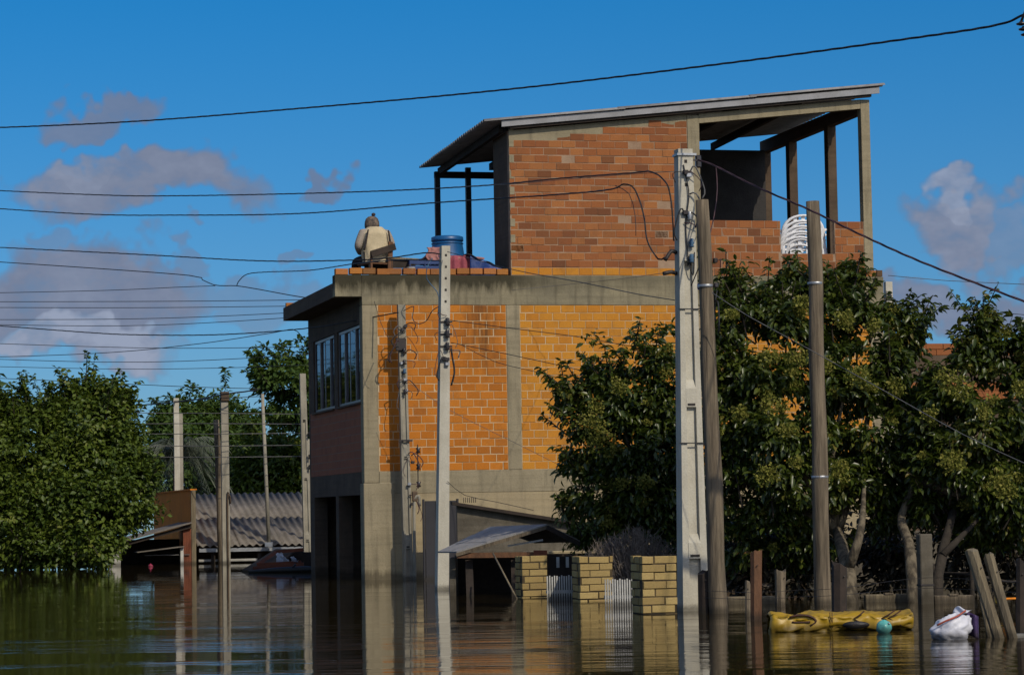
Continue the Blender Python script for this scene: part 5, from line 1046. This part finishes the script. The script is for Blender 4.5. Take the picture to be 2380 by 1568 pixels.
MB().lathe((0, 0, 0), [(.04, 0), (.055, .02), (.055, .13), (.03, .17), (.018, .18), (.018, .21)], 14).build('jug_body', 'red_plastic', jug); MB().tube(catmull([(.03, 0, .17), (.075, 0, .16), (.08, 0, .1), (.055, 0, .07)], .02), .009, 6).build('handle', 'red_plastic', jug)

# ------------------------------------------------------------------ drowned small house down the street
fo = Vector((P(455, 1268, 67).x, 67, 0)); FH = empty('flooded_house', fo, TH, 'flooded low house with orange side wall and grey corrugated roof', 'house')
def fz(v): return .43 + (v + .35) * (1.30 / 4.5)
MB().box((-.13, -.22, -1.6), (-.03, 8.3, 1.80)).build('side_wall', 'orange_paint', FH)
MB().box((-.16, -.30, 1.802), (-.0, 8.3, 1.835)).build('wall_coping', 'orange_paint', FH)
MB().box((-.14, -.32, -1.6), (-.03, -.222, 1.80)).build('wall_end', 'wood_pale', FH)
for i in range(5):
    for j, (v0, v1) in enumerate(((-.35, 2.1), (1.95, 4.15))):
        u0 = .0 + i * 1.05; n = 48
        MB().grid(lambda a, b: (u0 + 1.09 * b, v0 + (v1 - v0) * a, fz(v0 + (v1 - v0) * a) + .012 * j + .006 * (i % 2) + .027 * math.sin(2 * PI * (u0 + 1.09 * b) / .177)), 1, n, True, .008).build('roof_sheet', 'roof_asbestos', FH)
MB().box((.05, -.30, .28), (5.2, -.26, .37)).build('gutter', 'steel_zinc', FH)
for u in (.35, 1.5, 2.7, 3.9): MB().box((u, -.2, -1.6), (u + .1, -.1, .40)).build('porch_post', 'wood_dark', FH)
MB().box((.05, -.18, .04), (5.2, -.13, .10)).build('porch_rail', 'white_paint', FH)
MB().box((0, 1.2, -1.6), (5.2, 1.35, .70)).build('front_wall', 'concrete_dark', FH)
MB().box((0, 4.1, -1.6), (5.2, 4.2, 1.70)).build('back_wall', 'concrete_dark', FH)
# lean-to against the orange wall
lt = empty('lean_to_shed', fo + Vector((-.2, 0, 0)), TH, 'lean-to with a grey sheet roof sloping down from the orange wall', 'shed')
for k in range(3):
    v0 = -.55 + k * .92
    MB().hexa([(-1.78, v0, .53), (.04, v0, .99), (.04, v0 + .9, .99), (-1.78, v0 + .9, .53), (-1.78, v0, .56), (.04, v0, 1.02), (.04, v0 + .9, 1.02), (-1.78, v0 + .9, .56)]).build('roof_sheet', 'roof_asbestos', lt)
MB().hexa([(-1.7, -.45, .44), (.04, -.45, .88), (.04, -.37, .88), (-1.7, -.37, .44), (-1.7, -.45, .52), (.04, -.45, .96), (.04, -.37, .96), (-1.7, -.37, .52)]).build('rafter', 'wood_dark', lt)
MB().hexa([(-1.3, -.60, .30), (-.15, -.60, .42), (-.15, .2, .42), (-1.3, .2, .30), (-1.3, -.60, .32), (-.15, -.60, .44), (-.15, .2, .44), (-1.3, .2, .32)]).build('lower_sheet', 'roof_asbestos', lt)
MB().box((-1.95, -.40, -1.6), (-1.68, -.2, .42), .02).build('gate_pier', 'white_paint', lt); MB().box((-.24, -.5, -1.6), (-.16, -.4, .42), .01).build('gate_pier', 'white_paint', lt)
MB().box((-1.7, 2.0, -1.6), (.04, 2.1, .6)).build('back_board', 'wood_dark', lt)
for k in range(5): MB().box((-.15 + k * .04, -.36, -1.6), (-.115 + k * .04, -.34, .86)).build('plank', 'red_wood', lt)
MB().box((-1.1, -.41, .22), (.0, -.39, .24)).build('rail', 'cable_grey', lt)
ba = empty('white_basin', G(456, 1303), TH, 'white plastic basin floating at the corner of the orange wall', 'basin')
MB().lathe((0, 0, -.04), [(.10, 0), (.15, .03), (.19, .14), (.21, .15), (.20, .165), (.18, .15)], 18, sq=(1, .7)).build('basin_body', 'white_paint', ba); MB().box((.10, -.02, .10), (.16, .02, .30), .01).build('spout', 'white_paint', ba)
bl = empty('pink_float', G(350, 1316), 0, 'small bright pink float on the water by the lean-to', 'float')
MB().lathe((0, 0, -.03), [(.02, 0), (.05, .015), (.06, .04), (.045, .075), (.012, .09)], 14).build('float_body', 'pink_plastic', bl); MB().lathe((0, 0, .055), [(.012, 0), (.012, .02)], 8).build('neck', 'pink_plastic', bl)
sk = empty('thin_stake', G(206, 1316), 0, 'pale stake sticking out of the water before the left trees', 'stake'); MB().tube([(0, 0, -.6), (.02, 0, .1), (.0, 0, .42)], [.035, .03, .025], 7).build('stake', 'wood_pale', sk)
# wrecked shelter with red frame
so = G(640, 1326); sh_ = empty('collapsed_shelter', so, 0, 'collapsed shelter with a reddish wooden frame half under water', 'shelter')
def Q(x, y, Y): return P(x, y, Y) - so
Ys = so.y
quad = [Q(562, 1324, Ys), Q(632, 1326, Ys - .3), Q(690, 1274, Ys + 1.0), Q(640, 1275, Ys + 1.2)]
MB().hexa([v - Vector((0, 0, .03)) for v in quad] + quad).build('roof_sheet', 'concrete_dark', sh_)
for a, b_ in (((598, 1312, Ys - .2), (642, 1282, Ys + .6)), ((642, 1282, Ys + .6), (706, 1276, Ys + .8)), ((588, 1320, Ys - .3), (706, 1310, Ys - .1)), ((598, 1312, Ys - .2), (700, 1306, Ys + .3))): beam(P(*a), P(*b_), .035, 'red_wood', sh_, 'frame_beam', so)
for x, y, k in ((657, 1306, 1.0), (684, 1304, .5)): MB().grid(lambda a, b: Q(x, y, Ys + .2) + Vector(((a - .5) * .26 * k + .05 * mnoise.noise(Vector((a * 4, b * 4, k))), .05 * mnoise.noise(Vector((a * 6, b * 6, 2))), (b * .2 * k) * (.5 + .5 * math.sin(3 * a + 1)) + .04 * mnoise.noise(Vector((a * 7, b * 7, 5))))), 12, 8, True, Vector((0, .02, 0))).build('rag', 'bag_white', sh_)
for x in (615, 690): MB().box((Q(x, 1310, Ys).x - .03, 0, -1.0), (Q(x, 1310, Ys).x + .03, .06, .12)).build('post', 'red_wood', sh_)
MB().box((Q(650, 1300, Ys).x - .1, 1.3, -1.5), (Q(720, 1300, Ys).x + .4, 1.4, .36)).build('back_board', 'wood_dark', sh_)
lg = empty('floating_log', G(665, 1329), 0, 'black waterlogged beam floating before the collapsed shelter', 'log'); MB().tube([(-.75, 0, .02), (-.2, .03, .04), (.4, 0, .05), (.95, -.05, .02)], [.03, .06, .07, .04], 8).build('log', 'black_tarp', lg); MB().tube([(.1, 0, .06), (.2, -.05, .16)], .02, 6).build('branch_stub', 'black_tarp', lg)
# building beyond the trees on the right
rb_ = P(2095, 800, 62); fb = empty('far_brick_house', (rb_.x, 62, 0), TH, 'far flat-roofed brick building glimpsed between the right-hand trees', 'house')
zt = P(2190, 796, 62).z; MB().box((0, 0, -1.6), (4.6, 3, zt - .28)).build('wall', 'concrete_dark', fb)
lay(fb, 0, 4.6, zt - .28, zt, 'brick_red', bw=.42, bh=.14, dp=.2)
MB().box((0, .19, zt - .28), (4.6, 3, zt - .02)).build('parapet', 'concrete_dark', fb)
lay(fb, .0, 4.6, zt - 1.3, zt - .9, 'brick_red', bw=.42, bh=.2, v=-.03, dp=.2)

# ------------------------------------------------------------------ right foreground: fence remains and floating things
def post(x, yt, yb, wpx, label, mat='wood_pole', top=None, square=True):
    b = G(x, yb); t = P(top or x, yt, b.y + .02); r = wpx * mpp(b.y) / 2; root = empty('fence_post', b, random.uniform(-.3, .3), label, 'post', 'old fence posts')
    R_ = Matrix.Rotation(-root.rotation_euler.z, 3, 'Z'); d = R_ @ (t - b); n = 7; m = MB(); g = random.Random(int(x)); pts = []
    for i in range(n + 1):
        tt = -.9 / d.z + (1 + .9 / d.z) * i / n; pts.append(d * tt)
    m.tube(pts, [r * (1 + g.uniform(-.06, .08)) for _ in pts], 7, True, False)
    k = len(m.v)
    for i in range(7): v = m.v[k - 7 + i]; m.v[k - 7 + i] = (v[0], v[1], v[2] + g.uniform(-.035, .03))
    m.build('shaft', mat, root)
    MB().tube([d * .8 + Vector((r * .3, -r * .98, 0)), d * .8 + Vector((r * .3, -r * 1.25, .004))], .006, 5).build('nail', 'steel_dark', root)
    return root
post(1636, 1328, 1424, 30, 'dark square stump at the foot of the tall white pole', 'wood_dark')
post(1738, 1352, 1432, 12, 'thin split stake touching the reddish fence post', 'wood_pole')
post(1757, 1282, 1440, 28, 'tallest reddish-brown fence post, right of the leaning wooden pole', 'wood_brown')
post(1814, 1326, 1408, 26, 'short grooved grey fence post left of the banded pole', 'wood_pole')
post(1951, 1311, 1452, 34, 'dark fence post standing before the yellow float', 'wood_dark')
post(2372, 1300, 1470, 22, 'dark post at the right edge of the photo', 'wood_dark')
post(2322, 1278, 1482, 30, 'left one of two pale leaning planks by the white bag', 'wood_pale', top=2258)
post(2354, 1290, 1482, 24, 'right one of two pale leaning planks by the white bag', 'wood_pale', top=2298)
post(2300, 1390, 1478, 12, 'short broken stake between the white bag and leaning planks', 'wood_pale', top=2282)
cp_ = empty('concrete_post', G(2152, 1402), TH, 'square pinkish concrete fence post behind the yellow float', 'post'); MB().box((-.075, -.06, -1.4), (.075, .06, P(2152, 1240, G(2152, 1402).y).z), .01).build('shaft', 'plaster_grey', cp_); MB().box((-.08, -.065, .2), (.08, .065, .22)).build('wire_tie', 'steel_dark', cp_)
gw = empty('rear_wall', P(1880, 1300, 36.6) * 1.0, TH * .4, 'grey plastered garden wall in the shade behind the right-hand trunks', 'wall'); gw.location.z = 0
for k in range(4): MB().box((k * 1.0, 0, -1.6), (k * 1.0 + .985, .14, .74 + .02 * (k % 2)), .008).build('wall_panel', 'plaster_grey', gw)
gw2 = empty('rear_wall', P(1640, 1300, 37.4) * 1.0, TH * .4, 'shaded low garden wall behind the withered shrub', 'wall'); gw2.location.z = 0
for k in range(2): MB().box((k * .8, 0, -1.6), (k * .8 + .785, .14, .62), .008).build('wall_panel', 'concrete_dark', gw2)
for (x0, x1, y, lb) in ((1690, 1800, 1402, 'pale plank floating between the fence posts'), (2010, 2120, 1397, 'pale plank floating behind the yellow float'), (2170, 2260, 1400, 'brown plank floating behind the white bag')):
    b = G((x0 + x1) / 2, y); w_ = (x1 - x0) * mpp(b.y); o = empty('floating_plank', b, random.uniform(-.05, .05), lb, 'plank', 'planks floating by the fence')
    MB().box((-w_ / 2, -.08, -.03), (w_ / 2, .08, .085), .008).build('board', 'wood_pole' if x0 > 2100 else 'wood_pale', o); MB().box((-.05, -.09, .086), (.05, .09, .10)).build('cleat', 'wood_pole', o)
for k, (y0, y1, lb) in enumerate(((1392, 1396, 'upper rusty fence wire between the posts'), (1376, 1372, 'top fence wire between the posts'))):
    cable(lb, [(1636, y0 - 4, 28.8), (1757, y0, 27), (1860, y0 - 6, 27), (1951, y0 - 10, 25.8), (2150, y1 - 30, 30), (2372, y1 - 20, 23)], .003, 'steel_dark', name='fence_wire', group='fence wires')
yo = G(1955, 1466); yf = empty('yellow_float', yo + Vector((0, .18, 0)), -.02, 'long yellow vinyl mat floating half sunk, with a round opening', 'float')
yl, yr = P(1790, 1440, yo.y).x - yo.x, P(2125, 1440, yo.y).x - yo.x
def ymat(a, b):
    an = 2 * PI * b; x = yl + (yr - yl) * a; rz = .105 - .022 * a - .02 * math.sin(a * 9) ** 2; ry = .17
    e = min(1, (a + .0) * 14 + .75, (1 - a) * 30 + .9); nz = mnoise.noise(Vector((x * 3.5, math.sin(an) * 1.2, math.cos(an) * 1.2))) * .030 + abs(mnoise.noise(Vector((x * 8, math.sin(an) * 2.4, math.cos(an) * 2.4)))) * -.045 + mnoise.noise(Vector((x * 19, math.sin(an) * 5, math.cos(an) * 5))) * .006
    c, s = math.cos(an), math.sin(an); p = .55
    return (x + .012 * math.sin(3 * an) * (1 - a), ry * (abs(c) ** p) * (1 if c > 0 else -1) * e + nz, .068 + .02 * a + rz * (abs(s) ** p) * (1 if s > 0 else -1) * e + nz)
MB().grid(ymat, 90, 48).build('mat_body', 'vinyl_yellow', yf)
MB().lathe((0, 0, 0), [(.002, 0), (.12, .001), (.12, .004), (.002, .006)], 22, sq=(1, .28)).build('grip_slot', 'vinyl_black', yf)
zz = bpy.data.objects[[o.name for o in COL.objects][-1]]; zz.rotation_euler = (PI / 2, 0, 0); zz.location = (P(1990, 1450, yo.y).x - yo.x, -.190, .055)
for (pp, rr) in (([(1836, .128), (1856, .146), (1880, .140), (1895, .11), (1896, .08), (1884, .05)], .011), ([(1842, .086), (1860, .084), (1884, .086)], .009)):
    MB().tube(catmull([(P(x, 1440, yo.y).x - yo.x, -.176, z) for x, z in pp], .02), rr, 6).build('fold', 'vinyl_brown', yf)
for (xa, xb, xc) in ((1985, 2010, 1990), (2050, 2080, 2055), (2065, 2095, 2070)):
    f = lambda x, z: (P(x, 1440, yo.y).x - yo.x, -.188, z); MB().tube([f(xb, .175), f((xa + xb) / 2, .135), f(xa, .11), f((xa + xb) / 2, .08), f(xb, .04)], .007, 5).build('seam', 'vinyl_brown', yf)
for x in (1930, 1935): MB().tube([(P(x, 1440, yo.y).x - yo.x, -.182, .03), (P(x, 1440, yo.y).x - yo.x, -.186, .17)], .004, 5).build('stitch_line', 'vinyl_brown', yf)
tqb = empty('turquoise_ball', G(2055, 1470) + Vector((0, 0, .02)), .5, 'dented turquoise plastic ball floating before the yellow mat', 'ball')
def ball(a, b):
    an = 2 * PI * a; ph = PI * b; d = Vector((math.sin(ph) * math.cos(an), math.sin(ph) * math.sin(an), -math.cos(ph))); r = .068 * (1 + .10 * mnoise.noise(d * 2.2) + .02 * math.cos(6 * an)); return d * r + Vector((0, 0, .025))
MB().grid(ball, 28, 18).build('ball_skin', 'turquoise', tqb); MB().lathe((.01, -.06, .06), [(.012, 0), (.012, .006), (.004, .012)], 8).build('valve', 'steel_zinc', tqb)
bgo = G(2217, 1486); bag = empty('plastic_bag', bgo + Vector((0, .1, 0)), 0, 'knotted white plastic rubbish bag with red print, half afloat', 'bag')
def bagf(a, b):
    an = 2 * PI * a; ph = PI * b; d = Vector((math.sin(ph) * math.cos(an), math.sin(ph) * math.sin(an), -math.cos(ph)))
    n1 = mnoise.noise(d * 2.3 + Vector((3, 1, 0))); n2 = abs(mnoise.noise(d * 5.0)); r = 1 + .16 * n1 - .16 * n2
    v = Vector((d.x * .165, d.y * .12, d.z * .135)) * r; v.x += .12 * max(0, v.z) / .13 * .5; return v + Vector((-.01, 0, .075))
MB().grid(bagf, 56, 34).build('bag_skin', 'bag_white', bag)
MB().grid(lambda a, b: (.02 + .10 * a + .05 * (1 - b), -.03 + .02 * math.sin(9 * a) + .06 * b, .19 + .06 * b * math.sin(3 * a + .5) + .05 * a), 10, 6, True, Vector((0, .006, 0))).build('bag_knot', 'bag_white', bag)
MB().tube(catmull([(-.13, -.075, .12), (-.06, -.10, .155), (.03, -.095, .19), (.11, -.06, .235)], .02), .008, 6).build('red_print', 'bag_red', bag)
MB().grid(lambda a, b: (.13 + .10 * a, .02 + .03 * math.sin(7 * a), .04 + .19 * b - .05 * a), 8, 8, True, Vector((0, .02, 0))).build('purple_lining', 'bag_purple', bag)
ob = empty('orange_rope', G(2360, 1432), 0, 'short orange strap tied behind the leaning planks', 'strap'); MB().tube(catmull([(-.12, .3, .16), (.05, .3, .165), (.25, .3, .16)], .04), .012, 6).build('strap', 'orange_paint', ob); MB().box((-.14, .27, .12), (-.08, .33, .22), .01).build('buckle', 'vinyl_yellow', ob)
wpk = empty('white_lath', G(2372, 1477), 0, 'white lath floating at the right edge by the leaning planks', 'lath'); MB().box((-.10, -.02, -.01), (.3, .03, .02)).build('lath', 'white_paint', wpk); MB().box((.05, -.025, .021), (.08, .035, .03)).build('cleat', 'white_paint', wpk)
# end of a cross-arm reaching in at the top right corner
tr = empty('strain_insulator', P(2374, 60, 24.6), 0, 'black insulator string cut by the top right corner', 'insulator', None)
for k in range(3): MB().lathe((.0 + .02 * k, 0, .02 - .05 * k), [(.012, -.02), (.045, -.012), (.05, 0), (.02, .012), (.012, .024)], 12).build('disc', 'porcelain', tr)
MB().tube([(.0, 0, .04), (.05, 0, .16), (.2, 0, .22)], .012, 6).build('hanger', 'steel_dark', tr); MB().box((.06, -.05, .15), (.9, .05, .25), .01).build('cross_arm', 'wood_dark', tr)
